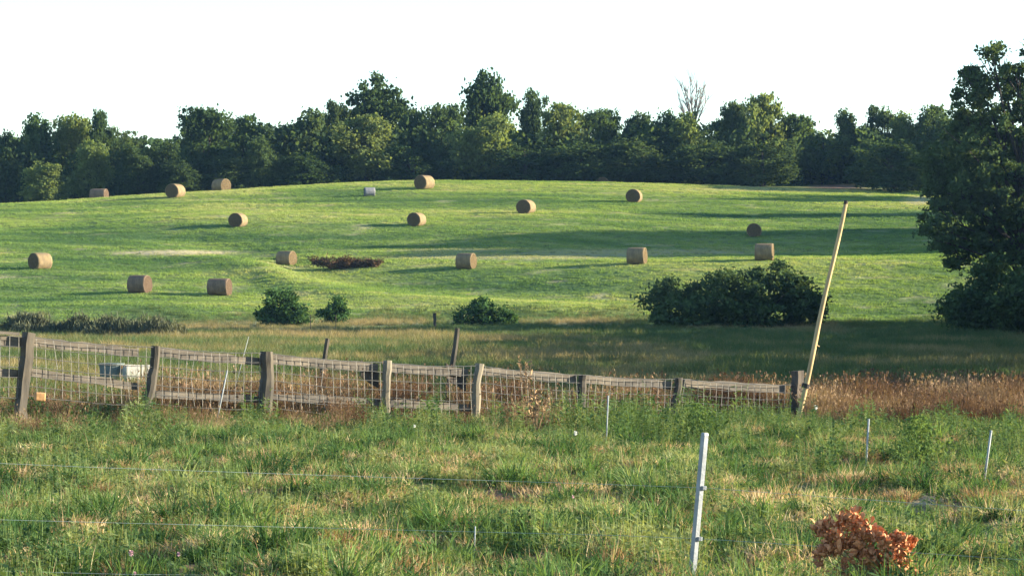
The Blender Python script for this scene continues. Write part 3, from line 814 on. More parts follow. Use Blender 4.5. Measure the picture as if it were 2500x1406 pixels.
# things leaning on or standing behind the fence
def lean_post(name, p_top, p_bot, r0, r1, mat, label, cat, n=7):
    r = empty(name, p_bot, label, cat)
    b = MB(); v = p_top - p_bot
    pts = [Vector((0, 0, 0)) + v * t + Vector((random.uniform(-.012, .012), 0, 0)) for t in (-.12, .0, .25, .5, .75, 1)]
    b.tube(pts, [r0, r0, r0 * .97, (r0 + r1) / 2, r1 * 1.03, r1], n, wob=.05)
    obj('shaft', b.mesh(name + '_shaft', mat), r)
    return r
lean_post('old_post', at_d(1117, 801, 66), at_d(1092, 985, 66), .075, .06, mat_post, 'taller weathered post leaning right behind the fence', 'post')
lean_post('old_post', at_d(800, 826, 64), at_d(775, 985, 64), .075, .05, mat_post, 'shorter weathered post leaning right behind the fence', 'post')
lean_post('field_post', at_d(1061, 764, 168), at_d(1062, 795, 168), .09, .10, mat_post_dark, 'tiny dark post alone at the near edge of the hayfield', 'post')
for u in (758, 820):
    lean_post('thin_stake', at_d(u, 768, 160), at_d(u, 835, 160), .02, .02, mat_post_dark, 'thin dark stake under the round bushy tree' if u < 800 else 'thin dark stake below the small bush', 'stake')

# leaning yellow pole
pt, pb = at_d(2066, 490, 56.6), at_d(1950, 1018, 56.6)
pole = empty('leaning_pole', pb, 'long yellow wooden pole leaning right beside the dark corner post', 'pole')
v = pt - pb
b = MB()
pts = [v * t + Vector((math.sin(t * 9) * .012, 0, 0)) for t in np.linspace(-.05, .985, 14)]
b.tube(pts, list(np.linspace(.052, .040, 14)), 10, wob=.03)
obj('shaft', b.mesh('pole_shaft', mat_pole, True), pole)
b = MB(); b.tube([v * .983, v * 1.0], [.042, .038], 10); obj('tip', b.mesh('pole_tip', mat_post_dark), pole)
b = MB(); b.tube([v * .135, v * .155], [.078, .078], 10); obj('tie', b.mesh('pole_tie', mat_band), pole)
b = MB(); b.tube([v * .335, v * .335 + Vector((.10, 0, -.04))], [.03, .012], 6); obj('knot', b.mesh('pole_knot', mat_pole), pole)

# white trough and panel behind the fence
def box(b, c, sx, sy, sz):
    x, y, z = c
    V = [(x + i * sx / 2, y + j * sy / 2, z + k_ * sz / 2) for k_ in (-1, 1) for i, j in ((-1, -1), (1, -1), (1, 1), (-1, 1))]
    b.add(V, [(3, 2, 1, 0), (4, 5, 6, 7), (0, 1, 5, 4), (1, 2, 6, 5), (2, 3, 7, 6), (3, 0, 4, 7)])
def trough():
    D = 80.0; p = at_d(325, 930, D); g = float(hgt(p.x, D))
    r = empty('water_trough', (p.x, D, g), 'white open box trough behind the second fence post', 'trough')
    h = CZ - (891 - 703) * D / F - g; r.rotation_euler.z = math.radians(30)
    b = MB(); box(b, (0, 0, h / 2), .40, .05, h); obj('front_panel', b.mesh('front_panel', mat_trough), r)
    b = MB(); box(b, (.05, .6, h / 2), .5, .05, h); obj('back_panel', b.mesh('back_panel', mat_trough), r)
    for x in (.29, .46):
        b = MB(); box(b, (x, 0, h / 2), .08, .06, h); obj('slat', b.mesh('slat', mat_trough), r)
    b = MB(); box(b, (-.17, .3, h / 2), .05, .52, h * .98); obj('side_panel', b.mesh('side_panel', mat_trough), r)
    b = MB(); box(b, (.1, .3, .08), .44, .5, .05); obj('floor_panel', b.mesh('floor_panel', mat_trough), r)
    b = MB(); box(b, (.375, 0, .12), .08, .04, .08); obj('sill', b.mesh('sill', mat_trough), r)
    p = at_d(268, 925, D); g = float(hgt(p.x, D + .4))
    q = empty('water_tub', (p.x, D + .4, g), 'faded blue grey tub left of the white box trough', 'tub')
    b = MB(); hh = CZ - (890 - 703) * D / F - g
    b.tube([(0, 0, 0), (0, 0, hh * .5), (0, 0, hh)], [.30, .33, .35], 18); obj('tub_wall', b.mesh('tub_wall', mat_teal), q)
    b = MB(); b.tube([(0, 0, hh - .03), (0, 0, hh + .03)], [.37, .37], 18); obj('rim', b.mesh('rim', mat_teal), q)
trough()
p = at_d(97, 968, 47.2)
b = MB(); box(b, (0, 0, 0), .17, .2, .14); me = b.mesh('orange_block', mat_brick)
o = obj('orange_block', me, None, p); o.rotation_euler = (0, .06, .3)
md = o.modifiers.new('bevel', 'BEVEL'); md.width = .02; md.segments = 2
tag(o, 'small orange block in the grass beside the first fence post', 'block')
g0 = float(hgt(p.x, p.y))
o.location.z = max(p.z, g0 + .06)
b = MB(); p = at_d(6, 812, 47.6); box(b, (0, 0, 0), .55, .12, .05); o = obj('loose_board', b.mesh('loose_board', mat_rail), fence, p - org); o.rotation_euler = (0, .08, .5)

# ------------------------------------------------------------------ near wire fence: white post and strands
PD = 21.6
pt, pb = at_d(1721, 1056, PD), at_d(1688, 1425, PD)
pb.z = float(hgt(pb.x, PD)); v = (pt - pb)
wf = empty('wire_fence', pb, 'thin wire fence on one white metal post in the foreground', 'fence')
b = MB(); L = v.length
t_ = v.normalized(); sx = Vector((1, 0, 0)); sx = (sx - t_ * sx.dot(t_)).normalized(); sy = t_.cross(sx)
an = math.radians(38)
d1 = sx * math.cos(an) + sy * math.sin(an) ; d2 = sx * -math.sin(an) + sy * math.cos(an)
hw = .0215
V = []
for k_, (tt) in enumerate((-.25, 0.0, .5, .985, 1.0)):
    c = t_ * L * tt; f = 1 if k_ < 4 else .8
    for (q1, q2) in ((-.9, -1), (.9, -1), (1, -.9), (1, .9), (.9, 1), (-.9, 1), (-1, .9), (-1, -.9)):
        V.append(c + (d1 * q1 + d2 * q2) * hw * f)
Fc = []
for i_ in range(4):
    for k in range(8):
        k2 = (k + 1) % 8; Fc.append((i_ * 8 + k, i_ * 8 + k2, (i_ + 1) * 8 + k2, (i_ + 1) * 8 + k))
Fc.append(tuple(range(32, 40)))
b.add(V, Fc); obj('post', b.mesh('white_post', mat_white), wf)
WIRES = [[(-300, 1118, 15.0), (250, 1141, 15.2), (800, 1160, 15.4), (1400, 1179, 15.5), (1716, 1190, 15.55), (2000, 1211, 15.3), (2500, 1246, 15.1), (2900, 1272, 15)],
         [(-300, 1258, 15.0), (0, 1268, 15.1), (300, 1276, 15.2), (900, 1291, 15.4), (1500, 1306, 15.5), (1706, 1314, 15.55), (2000, 1333, 15.3), (2500, 1366, 15.1), (2900, 1390, 15)],
         [(-300, 1380, 15.0), (0, 1393, 15.1), (300, 1401, 15.2), (700, 1404, 15.4), (1200, 1418, 15.5), (1694, 1425, 15.55), (2500, 1470, 15.1)]]
for wr in WIRES:
    b = MB(); b.tube([at_d(q[0], q[1], q[2] * PD / 15.55) - pb for q in wr], .0014, 4, cap=False); obj('wire', b.mesh('strand', mat_polywire), wf)
for (u, vv) in ((1716, 1190), (1706, 1314)):
    b = MB(); c = at_d(u, vv, PD) - pb; b.tube([c - t_ * .014, c + t_ * .014], [.0275, .0275], 8); obj('clip', b.mesh('clip', mat_white), wf)

RODS = [((555, 903), (527, 1040), 41, .019, 'thin white rod leaning right in front of the third fence post'),
        ((1485, 965), (1480, 1080), 34, .016, 'thin white rod standing below the fence in mid right'),
        ((2121, 1022), (2114, 1142), 29.5, .020, 'thin white rod below the right end of the leaning pole'),
        ((2420, 1050), (2403, 1172), 27.5, .022, 'thin white rod nearest the right edge, leaning right'),
        ((1160, 1284), (1158, 1350), 19.5, .009, 'short pale stub in the grass between two wires'),
        ((607, 822), (597, 860), 60, .012, 'slim pale rod above the third bay of the wooden fence')]
for tp, bt, D, r_, lab in RODS:
    if D < 58: D2 = at(bt[0], bt[1] + 14, 20).y; r_ *= D2 / D; D = D2
    p1, p0 = at_d(*tp, D), at_d(*bt, D)
    zg = float(hgt(p0.x, D)); vv = p1 - p0
    if p0.z > zg: p0 = p0 - vv * ((p0.z - zg) / vv.z)
    vv = p1 - p0
    r = empty('fence_rod', p0, lab, 'fence rod', 'thin white fence rods')
    b = MB(); b.tube([vv * -.1, vv * .5, vv * .97], [r_ * .55, r_ * .5, r_ * .5], 8); obj('rod', b.mesh('rod', mat_rod, True), r)
    b = MB(); b.tube([vv * .97, vv], [r_ * .62, r_ * .5], 8); obj('cap', b.mesh('cap', mat_rod), r)

# ------------------------------------------------------------------ dead rust coloured plant at the lower right
DP = 20.6
base = at_d(2150, 1430, DP); base.z = float(hgt(base.x, DP))
dp = empty('dead_plant', base, 'rust brown dead plant with curled leaves at the lower right', 'dead plant')
rng = np.random.default_rng(33)
def dead_leaf(seed):
    r = np.random.default_rng(seed); L, W = .058, .0155
    V, Fc = [], []
    curl = r.uniform(.8, 2.4); fold = r.uniform(.3, .9)
    for i_ in range(5):
        t = i_ / 4; wd = W * math.sin(math.pi * (t * .86 + .08)) * r.uniform(.8, 1.2); an = curl * t
        x = L * math.sin(an) / max(curl, .01); z = L * (1 - math.cos(an)) / max(curl, .01)
        V += [(x, -wd, z + wd * fold), (x, 0, z), (x, wd, z + wd * fold * r.uniform(.5, 1.3))]
    for i_ in range(4):
        q = i_ * 3
        Fc += [(q, q + 3, q + 4, q + 1), (q + 1, q + 4, q + 5, q + 2)]
    return mesh('dead_leaf', V, Fc, mat_deadleaf, True)
lms = [dead_leaf(s) for s in range(8)]
DL = [(2080, 1340, 30), (2110, 1360, 30), (2060, 1400, 22), (2190, 1410, 30), (2050, 1285, 34), (2075, 1262, 20), (2010, 1290, 22), (2030, 1330, 30), (2005, 1360, 18), (2100, 1300, 34), (2130, 1310, 30), (2165, 1330, 34), (2200, 1330, 30), (2225, 1330, 14), (2190, 1365, 34), (2140, 1365, 28), (2160, 1395, 34), (2210, 1400, 24), (2120, 1385, 24)]
lob = lobes_px(DL, DP, .05, rng, 1.0)
P, _ = clumps(lob, 220, 2600, .020, rng, (.25, 1.0))
stuffV, stuffF = [], []
for k, p in enumerate(P):
    q = Vector(p) - base
    rot = Matrix.Rotation(rng.uniform(0, 6.28), 3, 'Z') @ Matrix.Rotation(rng.uniform(-1.6, .9), 3, 'Y') @ Matrix.Rotation(rng.uniform(-1.2, 1.2), 3, 'X')
    s = rng.uniform(.55, 1.2)
    if k < 290:
        o = obj('leaf', lms[k % 8], dp); o.location = q; o.rotation_euler = rot.to_euler(); o.scale = (s, s, s)
    else:
        m_ = lms[k % 8]; b0 = len(stuffV)
        stuffV += [tuple(rot @ (v_.co * s) + q) for v_ in m_.vertices]
        stuffF += [tuple(i_ + b0 for i_ in f.vertices) for f in m_.polygons]
o = obj('leaf_litter', mesh('inner_leaves', stuffV, stuffF, mat_deadleaf, True), dp); o['kind'] = 'stuff'
b = MB()
for l in lob:
    c = Vector(l[:3]) - base
    b.tube([(random.uniform(-.03, .03), random.uniform(-.02, .02), -.03), c * .55 + Vector((0, 0, .03)), c], [.006, .005, .002], 5)
obj('stem', b.mesh('dead_stem', mat_stem, True), dp)

# ------------------------------------------------------------------ grass and weeds (instanced blades)
PROTO = {}
def blades(n, h, spread, wdt, lean, rng, droop=.5, seg=3):
    V, Fc = [], []
    for _ in range(n):
        an = rng.uniform(0, 6.28); rr_ = spread * math.sqrt(rng.random()); bx, by = rr_ * math.cos(an), rr_ * math.sin(an)
        az = an + rng.normal() * .8; hh = h * rng.uniform(.5, 1.15); le = lean * rng.uniform(.2, 1.4)
        fa = rng.uniform(0, 6.28); fx, fy = math.cos(fa), math.sin(fa)
        b0 = len(V)
        for i_ in range(seg + 1):
            t = i_ / seg
            x = bx + math.cos(az) * le * hh * t * t; y = by + math.sin(az) * le * hh * t * t; z = hh * (t - droop * le * t * t * .5)
            wd = wdt * (1 - t) ** .7 * .5
            if i_ == seg: V.append((x, y, z))
            else: V += [(x - fx * wd, y - fy * wd, z), (x + fx * wd, y + fy * wd, z)]
        for i_ in range(seg - 1):
            q = b0 + 2 * i_; Fc.append((q, q + 1, q + 3, q + 2))
        q = b0 + 2 * (seg - 1); Fc.append((q, q + 1, q + 2))
    return V, Fc
def weed(n_st, h, rng, leaf=.09, heads=0, head_mat=1, hl=.02):
    """upright stalks with leaves; optional seed heads"""
    V, Fc, Mi = [], [], []
    for _ in range(n_st):
        an = rng.uniform(0, 6.28); le = rng.uniform(0, .25); hh = h * rng.uniform(.6, 1.1); bx, by = rng.normal() * .06, rng.normal() * .06
        P0 = np.array((bx, by, 0)); P1 = np.array((bx + math.cos(an) * le * hh, by + math.sin(an) * le * hh, hh))
        sd = np.array((-math.sin(an), math.cos(an), 0)) * .004; b0 = len(V)
        V += [tuple(P0 - sd), tuple(P0 + sd), tuple(P1 + sd * .4), tuple(P1 - sd * .4)]; Fc.append((b0, b0 + 1, b0 + 2, b0 + 3)); Mi.append(0)
        nl = int(10 * h / .5) if leaf else 0
        for k in range(nl):
            t = rng.uniform(.08, 1.0); c = P0 + (P1 - P0) * t; a2 = rng.uniform(0, 6.28); L = leaf * rng.uniform(.6, 1.2) * (1.15 - .5 * t)
            dv = np.array((math.cos(a2), math.sin(a2), rng.uniform(-.2, .8))); dv /= np.linalg.norm(dv)
            s = np.array((-math.sin(a2), math.cos(a2), rng.uniform(-.4, .4))) * L * .2; b0 = len(V)
            V += [tuple(c), tuple(c + dv * L * .5 + s), tuple(c + dv * L), tuple(c + dv * L * .5 - s)]; Fc.append((b0, b0 + 1, b0 + 2, b0 + 3)); Mi.append(0)
        for k in range(heads):
            t = rng.uniform(.6, 1.05); c = P0 + (P1 - P0) * t + rng.normal(size=3) * .015; b0 = len(V); d = rng.normal(size=3) * hl * np.array((.7, .7, 2.0)); d2 = rng.normal(size=3) * hl
            V += [tuple(c - d), tuple(c + d2), tuple(c + d), tuple(c - d2)]; Fc.append((b0, b0 + 1, b0 + 2, b0 + 3)); Mi.append(head_mat)
    return V, Fc, Mi
def proto_set(key, meshes):
    col = bpy.data.collections.new(key)
    for i_, me in enumerate(meshes):
        o = bpy.data.objects.new(f'{key}_sprig_{i_:02d}', me); col.objects.link(o)
    PROTO[key] = (col, len(meshes))
rg = np.random.default_rng(50)
proto_set('grass', [mesh('grass_tuft', *blades(20, .15, .10, .015, .75, rg), mat_grass) for _ in range(5)] +
                   [mesh('grass_tuft', *blades(16, .10, .12, .017, 1.0, rg), mat_grass) for _ in range(3)])
proto_set('clump', [mesh('grass_clump', *blades(80, .34, .15, .015, .85, rg, .8), mat_grass) for _ in range(4)])
proto_set('stalk', [mesh('seed_stalk', *blades(5, .34, .10, .007, .25, rg), mat_straw) for _ in range(3)])
def wm(args, mats):
    V, Fc, Mi = weed(*args[0], **args[1]); return mesh('weed', V, Fc, mats, False, Mi)
proto_set('broad', [wm(((6, h_, rg), dict(leaf=l_)), [mat_weed]) for h_, l_ in ((.14, .075), (.18, .085), (.22, .09), (.12, .07), (.26, .075))])
proto_set('straw', [mesh('straw_tuft', *blades(32, .18, .12, .015, .85, rg), mat_straw) for _ in range(3)])
def plume(n, h, sp, rg):
    V, Fc = blades(n, h, sp, .0075, .35, rg, .2, 3)
    for _ in range(n * 2):
        q = V[rg.integers(0, len(V))]
        if q[2] < h * .4: continue
        c = np.array(q) + rg.normal(size=3) * .012; d = rg.normal(size=3) * np.array((.006, .006, .018)); d2 = rg.normal(size=3) * .007; b0 = len(V)
        V += [tuple(c - d), tuple(c + d2), tuple(c + d), tuple(c - d2)]; Fc.append((b0, b0 + 1, b0 + 2, b0 + 3))
    return V, Fc
proto_set('rust', [mesh('brown_plume', *plume(46, .60, .17, rg), mat_rust) for _ in range(4)])
proto_set('tall', [wm(((4, .62, rg), dict(leaf=.11)), [mat_weed]) for _ in range(4)])
proto_set('field', [mesh('stubble_tuft', *blades(26, .15, .30, .035, .7, rg, .5, 2), mat_field) for _ in range(4)])
proto_set('mid', [mesh('rough_tuft', *blades(34, .42, .28, .022, .6, rg, .5, 2), mat_mid) for _ in range(4)])

def scatter(name, key, X, Y, scale, tint, label, cat, sink=.01, zs=None):
    col, nvar = PROTO[key]; n = len(X)
    r = np.random.default_rng(len(X))
    V = np.stack([X, Y, hgt(X, Y) - sink], 1)
    me = bpy.data.meshes.new(name); me.vertices.add(n); me.vertices.foreach_set('co', V.astype(np.float32).ravel())
    sc = np.stack([scale, scale, scale * (zs if zs is not None else 1)], 1)
    rt = np.stack([r.normal(size=n) * .06, r.normal(size=n) * .06, r.uniform(0, 6.28, n)], 1)
    me.attributes.new('scl', 'FLOAT_VECTOR', 'POINT').data.foreach_set('vector', sc.astype(np.float32).ravel())
    me.attributes.new('rot', 'FLOAT_VECTOR', 'POINT').data.foreach_set('vector', rt.astype(np.float32).ravel())
    me.attributes.new('which', 'INT', 'POINT').data.foreach_set('value', r.integers(0, nvar, n).astype(np.int32))
    me.attributes.new('tint', 'FLOAT', 'POINT').data.foreach_set('value', np.clip(tint, 0, 1).astype(np.float32))
    o = obj(name, me); tag(o, label, cat, None, 'stuff')
    g = bpy.data.node_groups.new(name + '_nodes', 'GeometryNodeTree')
    g.interface.new_socket('Geometry', in_out='INPUT', socket_type='NodeSocketGeometry')
    g.interface.new_socket('Geometry', in_out='OUTPUT', socket_type='NodeSocketGeometry')
    gi = g.nodes.new('NodeGroupInput'); go = g.nodes.new('NodeGroupOutput')
    ip = g.nodes.new('GeometryNodeInstanceOnPoints'); ci = g.nodes.new('GeometryNodeCollectionInfo')
    ci.inputs['Collection'].default_value = col; ci.inputs['Separate Children'].default_value = True; ci.inputs['Reset Children'].default_value = True
    def na(nm, dt):
        q = g.nodes.new('GeometryNodeInputNamedAttribute'); q.data_type = dt; q.inputs['Name'].default_value = nm; return q.outputs['Attribute']
    g.links.new(gi.outputs[0], ip.inputs['Points']); g.links.new(ci.outputs[0], ip.inputs['Instance'])
    ip.inputs['Pick Instance'].default_value = True
    g.links.new(na('which', 'INT'), ip.inputs['Instance Index'])
    g.links.new(na('rot', 'FLOAT_VECTOR'), ip.inputs['Rotation']); g.links.new(na('scl', 'FLOAT_VECTOR'), ip.inputs['Scale'])
    g.links.new(ip.outputs[0], go.inputs[0])
    o.modifiers.new('scatter', 'NODES').node_group = g
    return o
def spread(n, d0, d1, marg=2.0, seed=1, pw=1.0):
    """points in the wedge the photo sees, with a margin at each side, even per square metre"""
    r = np.random.default_rng(seed); k = .1786
    out = []
    d = np.sqrt(r.random(n) * ((d1 + marg / k) ** 2 - (d0 + marg / k) ** 2) + (d0 + marg / k) ** 2) - marg / k
    x = r.uniform(-1, 1, n) * (d * k + marg)
    return x, d
def soil_at(X, Y): return np.clip((fbm(X / 1.6 + 3, Y / 3.5, 3) - .42) * 4, 0, 1)

# near pasture
def patch_weed(X, Y): return np.clip((fbm(X / .95 + 90, Y / 1.7, 3) - .49) * 9, 0, 1)
def patch_tuss(X, Y): return np.clip((fbm(X / .75 + 20, Y / 1.2, 3) - .55) * 9, 0, 1)
def patch_straw(X, Y): return np.clip((fbm(X / .42 + 5, Y / .62 + 8, 3) - .55) * 9, 0, 1)
X, Y = spread(46000, 18, 62, 2.0, 1)
so = np.clip((fbm(X / 1.1 + 3, Y / 2.2, 3) - .57) * 8, 0, 1)
ps = patch_straw(X, Y)
keep = R.random(len(X)) > np.clip(.70 * so + .75 * ps + .45 * patch_weed(X, Y), 0, .92); X, Y = X[keep], Y[keep]
hv = np.clip((fbm(X / .7 + 2, Y / 1.3, 3) - .36) * 3.4, 0, 1)
scatter('pasture_grass', 'grass', X, Y, (.38 + .62 * hv) * R.uniform(.7, 1.3, len(X)),
        .55 + 1.6 * (fbm(X / .6 + 60, Y / 1.0, 3) - .5) + 1.0 * (fbm(X / 2.0 + 14, Y / 3.2, 2) - .5) + R.normal(size=len(X)) * .18, 'green grass of the rough foreground pasture', 'grass')
X, Y = spread(5600, 18, 54, 1.5, 2)
keep = R.random(len(X)) < patch_tuss(X, Y) * .8 + .05; X, Y = X[keep], Y[keep]
scatter('grass_clumps', 'clump', X, Y, R.uniform(.45, .95, len(X)), .34 + R.normal(size=len(X)) * .26, 'thick dark green grass tussocks in the foreground', 'grass', .01, R.uniform(.7, 1.0, len(X)))
X, Y = spread(480, 18, 48, 1.5, 22)
scatter('big_tussocks', 'clump', X, Y, R.uniform(.85, 1.5, len(X)), .05 + np.abs(R.normal(size=len(X))) * .25, 'rounded dark green tussocks standing out of the foreground grass', 'grass', .01, R.uniform(.65, .9, len(X)))
X, Y = spread(46000, 18, 58, 1.5, 3)
pw = patch_weed(X, Y); keep = R.random(len(X)) < pw * .95 + .10; X, Y = X[keep], Y[keep]
scatter('low_weeds', 'broad', X, Y, R.uniform(.5, 1.15, len(X)) * (.75 + .5 * vnoise(X / .5, Y / .6)), np.clip(.6 + 2.4 * (fbm(X / .6 + 31, Y / 1.0, 3) - .5) + R.normal(size=len(X)) * .2, 0, 1), 'low leafy weeds among the foreground grass', 'weeds')
X, Y = spread(36000, 18, 60, 1.5, 4)
keep = R.random(len(X)) < patch_straw(X, Y) * .95 + .012; X, Y = X[keep], Y[keep]
scatter('straw_tufts', 'straw', X, Y, R.uniform(.45, 1.1, len(X)), np.clip(.5 + 1.8 * (fbm(X / .5 + 9, Y / .8, 2) - .5) + R.normal(size=len(X)) * .22, 0, 1), 'dry straw coloured tufts scattered in the foreground grass', 'dry grass')

X, Y = spread(1500, 18, 52, 1.5, 33)
scatter('pale_tufts', 'clump', X, Y, R.uniform(.3, .7, len(X)), np.clip(.78 + R.normal(size=len(X)) * .14, 0, 1), 'pale yellow green tufts dotted through the foreground grass', 'grass', .01, R.uniform(.6, .9, len(X)))
X, Y = spread(2000, 18, 56, 1.5, 14)
scatter('seed_stalks', 'stalk', X, Y, R.uniform(.5, 1.1, len(X)), R.uniform(0, 1, len(X)), 'thin pale seed stalks standing in the foreground grass', 'dry grass')

# tall weeds along the fence
r = np.random.default_rng(77)
def along(n, u0, u1, off0, off1, seed):
    r = np.random.default_rng(seed); u = r.uniform(u0, u1, n)
    d = np.array([fence_xy(q)[1] for q in u]) - r.uniform(off0, off1, n)
    return (u - 1250) / F * d, d, u
X, Y, u = along(1500, -80, 2650, .5, 10.0, 5)
keep = (fbm(u / 70, Y / 1.6, 3) > .47); X, Y = X[keep], Y[keep]
scatter('fence_weeds', 'tall', X, Y, R.uniform(.22, .60, len(X)), R.uniform(.1, 1, len(X)), 'green leafy weeds growing along the wooden fence', 'weeds')
X, Y, u = along(800, -260, 1400, -9, -.6, 36); nz = fbm(u / 45 + 9, Y / 2, 3); keep = nz > .45; X, Y = X[keep], Y[keep]
scatter('back_weeds', 'tall', X, Y, R.uniform(.6, 1.2, len(X)), R.uniform(.1, .9, len(X)), 'leafy weeds standing behind the wire mesh of the fence', 'weeds')
X, Y, u = along(1300, -100, 1480, .4, 8.0, 26); nz = fbm(u / 55 + 3, Y / 2, 3); keep = nz > .5; X, Y = X[keep], Y[keep]
scatter('mixed_weeds', 'tall', X, Y, R.uniform(.4, .95, len(X)) * (.75 + 3.0 * np.clip(nz[keep] - .5, 0, .25)), R.uniform(.1, 1, len(X)), 'leafy weeds standing in front of the left fence bays', 'weeds')
X, Y, u = along(900, 1490, 1925, 1.5, 14.0, 6)
nz = fbm(u / 45, Y / 2.2, 3); keep = nz > .42; X, Y, nz = X[keep], Y[keep], nz[keep]
scatter('tall_weeds', 'tall', X, Y, (.42 + 1.5 * (nz - .42)) * R.uniform(.6, 1.45, len(X)), R.uniform(0, .85, len(X)), 'tall leafy weeds in front of the right part of the wooden fence', 'weeds')
X, Y, u = along(900, 1940, 2700, 9.0, 24.0, 46); nz = fbm(u / 60 + 5, Y / 2.0, 3); keep = nz > .45; X, Y, nz = X[keep], Y[keep], nz[keep]
scatter('right_weeds', 'tall', X, Y, (.35 + 1.6 * (nz - .42)) * R.uniform(.65, 1.4, len(X)), R.uniform(0, .85, len(X)), 'leafy weeds below the brown band at the right edge', 'weeds')
px_, py_, ps_ = [], [], []
for n_, u0, u1, o0, o1, s0, s1, thr, sd in [(4600, 1985, 2750, -8, 1.5, .75, 1.25, .34, 7), (2000, 2060, 2750, 1.5, 9, .5, .9, .38, 17), (1300, 1400, 1960, -5, -.5, .9, 1.35, .38, 8), (1700, 330, 1400, -7, -.5, .75, 1.4, .46, 9), (500, -60, 330, -9, -1, .6, 1.1, .5, 19), (150, 1210, 1390, .3, 7, .4, .9, .40, 10), (700, -50, 1250, .3, 5, .45, 1.0, .56, 11)]:
    X, Y, u = along(n_, u0, u1, o0, o1, sd); nz = fbm(u / 60 + sd, Y / 1.5, 3); keep = nz > thr
    px_.append(X[keep]); py_.append(Y[keep]); ps_.append(R.uniform(s0, s1, keep.sum()) * (.65 + 2.2 * (nz[keep] - thr)))
X, Y, sc_ = map(np.concatenate, (px_, py_, ps_))
scatter('brown_seedheads', 'rust', X, Y, np.clip(sc_, .25, 1.6), np.clip(.5 + 2.2 * (fbm(X / 1.2, Y / 2, 2) - .5) + R.normal(size=len(X)) * .2, 0, 1),
        'red brown weeds gone to seed along and behind the fence', 'weeds')
X, Y, u = along(2200, -80, 2650, -4, 6, 15); nz = fbm(u / 50 + 7, Y / 1.5, 3); keep = nz > .46; X, Y = X[keep], Y[keep]
scatter('long_grass', 'clump', X, Y, R.uniform(.4, .95, len(X)), np.clip(.55 + R.normal(size=len(X)) * .25, 0, 1), 'long yellowing grass round the feet of the fence', 'grass', .01, R.uniform(.9, 1.4, len(X)))

# rough meadow beyond the fence and the mown field
X, Y = spread(33000, 56, 192, 6, 12)
keep = Y < 178 + 14 * fbm(X / 4, X * 0 + 3, 3); X, Y = X[keep], Y[keep]
dr, _ = zone(X, Y)
scatter('rough_meadow', 'mid', X, Y, R.uniform(.45, 1.1, len(X)) * np.where(Y > 160, .8, 1) * (.6 + .9 * fbm(X / 2.2, Y / 4, 3)), np.clip(.16 + .55 * fbm(X / 4, Y / 6, 3) + dr * .9 + R.normal(size=len(X)) * .12, 0, 1), 'rough meadow grass between the fence and the hayfield', 'grass', .03)
X, Y = spread(60000, 178, 276, 6, 13)
keep = Y > 176 + 14 * fbm(X / 4, X * 0 + 3, 3); X, Y = X[keep], Y[keep]
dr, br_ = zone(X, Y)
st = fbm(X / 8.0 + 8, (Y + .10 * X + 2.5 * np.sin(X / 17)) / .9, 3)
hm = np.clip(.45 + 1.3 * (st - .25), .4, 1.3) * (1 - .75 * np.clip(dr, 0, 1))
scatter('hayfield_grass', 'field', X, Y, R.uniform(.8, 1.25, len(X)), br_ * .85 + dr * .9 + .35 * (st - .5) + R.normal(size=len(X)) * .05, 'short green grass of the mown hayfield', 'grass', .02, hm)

X, Y = spread(3200, 184, 272, 4, 16)
ns = fbm(X / 6 + 3, Y / 1.2 + 8, 3); keep = ns > .52; X, Y = X[keep], Y[keep]
scatter('field_weeds', 'mid', X, Y, R.uniform(.35, .75, len(X)), R.uniform(0, .45, len(X)), 'small dark weeds left standing in the mown hayfield', 'weeds', .02, R.uniform(.5, .8, len(X)))

# ------------------------------------------------------------------ single weeds and flowers that stand out
def flower(u, v, D, mat, label, r_=.016):
    D = min(at(u, v + 44, 20).y, 54); r_ *= 1.15
    p = at_d(u, v, D); g = float(hgt(p.x, D))
    q = empty('clover_flower', (p.x, D, g), label, 'flower', 'small flowers in the pasture')
    h = max(p.z - g, .08)
    b = MB(); b.tube([(0, 0, -.02), (.01, 0, h * .6), (0, 0, h)], .003, 5); obj('stem', b.mesh('flower_stem', mat_greenstem), q)
    b = MB()
    for k in range(26):
        z_ = 1 - 2 * (k + .5) / 26; a2 = k * 2.4; rr_ = math.sqrt(1 - z_ * z_)
        d = Vector((rr_ * math.cos(a2), rr_ * math.sin(a2), z_))
        s = d.cross(Vector((0, 0, 1))).normalized() * r_ * .28
        b.add([d * r_ * .3 - s, d * r_ * .3 + s, d * r_ + s * .6, d * r_ - s * .6], [(0, 1, 2, 3)])
    obj('blossom', b.mesh('blossom', mat), q).location = (0, 0, h)
for u, v, D, m_, lab, r_ in [(320, 1350, 16.4, mat_pink, 'pink clover head, largest of those at the lower left', .024), (436, 1352, 16.5, mat_pink, 'pink clover head right of the largest one at the lower left', .016), (329, 1399, 15.8, mat_pink, 'pink clover head at the bottom edge on the left', .014),
                         (1399, 1212, 20.5, mat_pink, 'pale pink clover head above centre of the foreground', .016), (819, 1355, 16.5, mat_petal, 'white round flower head at the bottom left of centre', .018), (1405, 1057, 36, mat_petal, 'white flower in the tall weeds by the right fence bays', .03),
                         (1012, 1040, 40, mat_petal, 'white flower near the thin pale knobbly post', .022), (1992, 994, 54, mat_petal, 'white flower right of the foot of the leaning pole', .04)]:
    flower(u, v, D, m_, lab, r_)
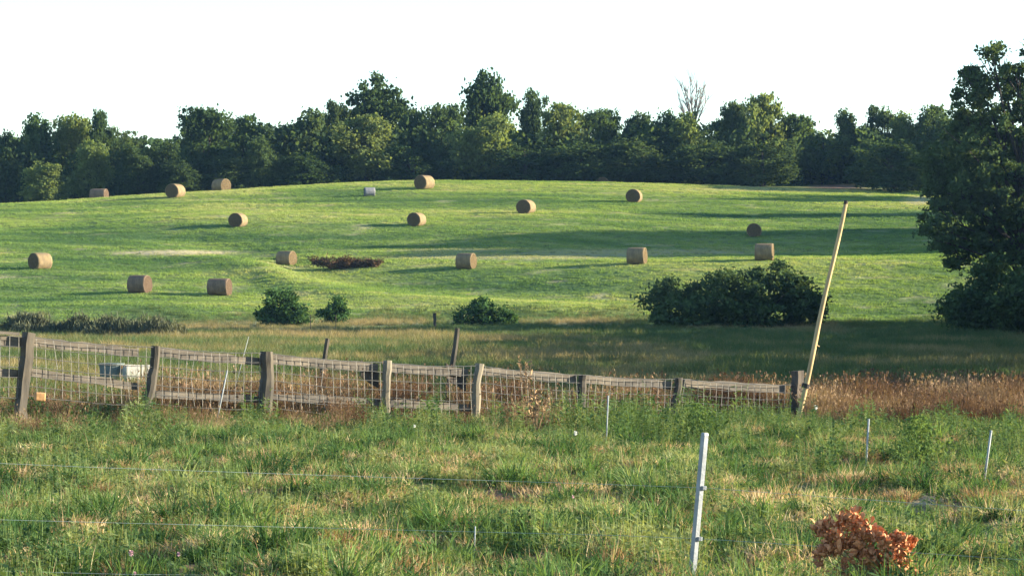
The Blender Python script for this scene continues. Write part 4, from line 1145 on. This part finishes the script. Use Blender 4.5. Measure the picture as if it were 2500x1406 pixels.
def dock(u, vtop, vbase, D, label, n_st, mats, leaf, heads, seed, wide=.25):
    p = at_d(u, vbase, D); g = float(hgt(p.x, D)); h = CZ - (vtop - 703) * D / F - g
    q = empty('tall_weed', (p.x, D, g), label, 'weed')
    rg = np.random.default_rng(seed)
    for s in range(n_st):
        ang = rg.uniform(0, 6.28); sp = rg.uniform(0, wide); tipv = Vector((math.cos(ang) * sp, math.sin(ang) * sp, h * rg.uniform(.7, 1.0)))
        b = MB(); b.tube([(0, 0, -.03), tipv * .5 + Vector((0, 0, .02)), tipv], [.008, .006, .003], 5)
        for k in range(heads):
            c = tipv * rg.uniform(.6, 1.04) + Vector(rg.normal(size=3) * .02); d = Vector(rg.normal(size=3)) * .015; d2 = Vector(rg.normal(size=3)) * .012
            b.add([c - d, c + d2, c + d, c - d2], [(0, 1, 2, 3)], 0)
        obj('stalk', b.mesh('weed_stalk', mats[0]), q)
    if leaf:
        n = leaf; t = rg.uniform(.03, 1, n) ** 1.1; an = rg.uniform(0, 6.28, n); rr_ = wide * 1.2 * np.sqrt(1.02 - t * t) * np.sqrt(rg.random(n)) * (1 + .35 * np.sin(an * 3 + t * 5))
        P = np.stack([np.cos(an) * rr_, np.sin(an) * rr_, t * h], 1)
        V, Fc = leaf_quads(P, .065, rg, .5, .42); obj('leaves', mesh('weed_leaves', V, Fc, mats[1]), q)
dock(1285, 858, 1000, 52.5, 'tall pale seeded weed rising above the fence right of the pale grey post', 6, [mat_stem, mat_brush], 40, 26, 61)
dock(2245, 1015, 1150, at(2245, 1150, 20).y, 'leafy green weed bush between the two right hand rods', 9, [mat_greenstem, mat_weed_bush], 900, 0, 62, .34)
dock(1700, 985, 1090, at(1700, 1090, 20).y, 'tall green weed behind the white metal post', 8, [mat_greenstem, mat_weed_bush], 600, 0, 63, .3)
dock(1310, 950, 1060, 45, 'orange brown dried weed below the pale seeded weed', 8, [mat_stem, mat_brown_brush], 120, 26, 64, .3)
dock(2330, 965, 1060, 58, 'rusty seeded weed with a dark stalk near the right edge', 5, [mat_stem, mat_brown_brush], 40, 22, 65, .3)
dock(1335, 955, 1060, 46, 'grey green weed by the orange brown dried weed', 5, [mat_greenstem, mat_brush], 90, 0, 66, .25)

# ------------------------------------------------------------------ thin evening haze
HAZE = 7e-5
if HAZE:
    m, N, L, out = M('haze_air')
    pv = N.new('ShaderNodeVolumePrincipled'); pv.inputs['Density'].default_value = HAZE
    pv.inputs['Color'].default_value = (.32, .58, 1.0, 1); pv.inputs['Anisotropy'].default_value = 0.0
    L.new(pv.outputs[0], out.inputs['Volume'])
    b = MB(); box(b, (0, 0, 0), 2, 2, 2)
    hz_ = obj('haze', b.mesh('haze', m)); hz_.location = (0, 900, 10); hz_.scale = (1000, 1200, 34)
    tag(hz_, 'faint evening haze over the whole meadow', 'haze', None, 'stuff')
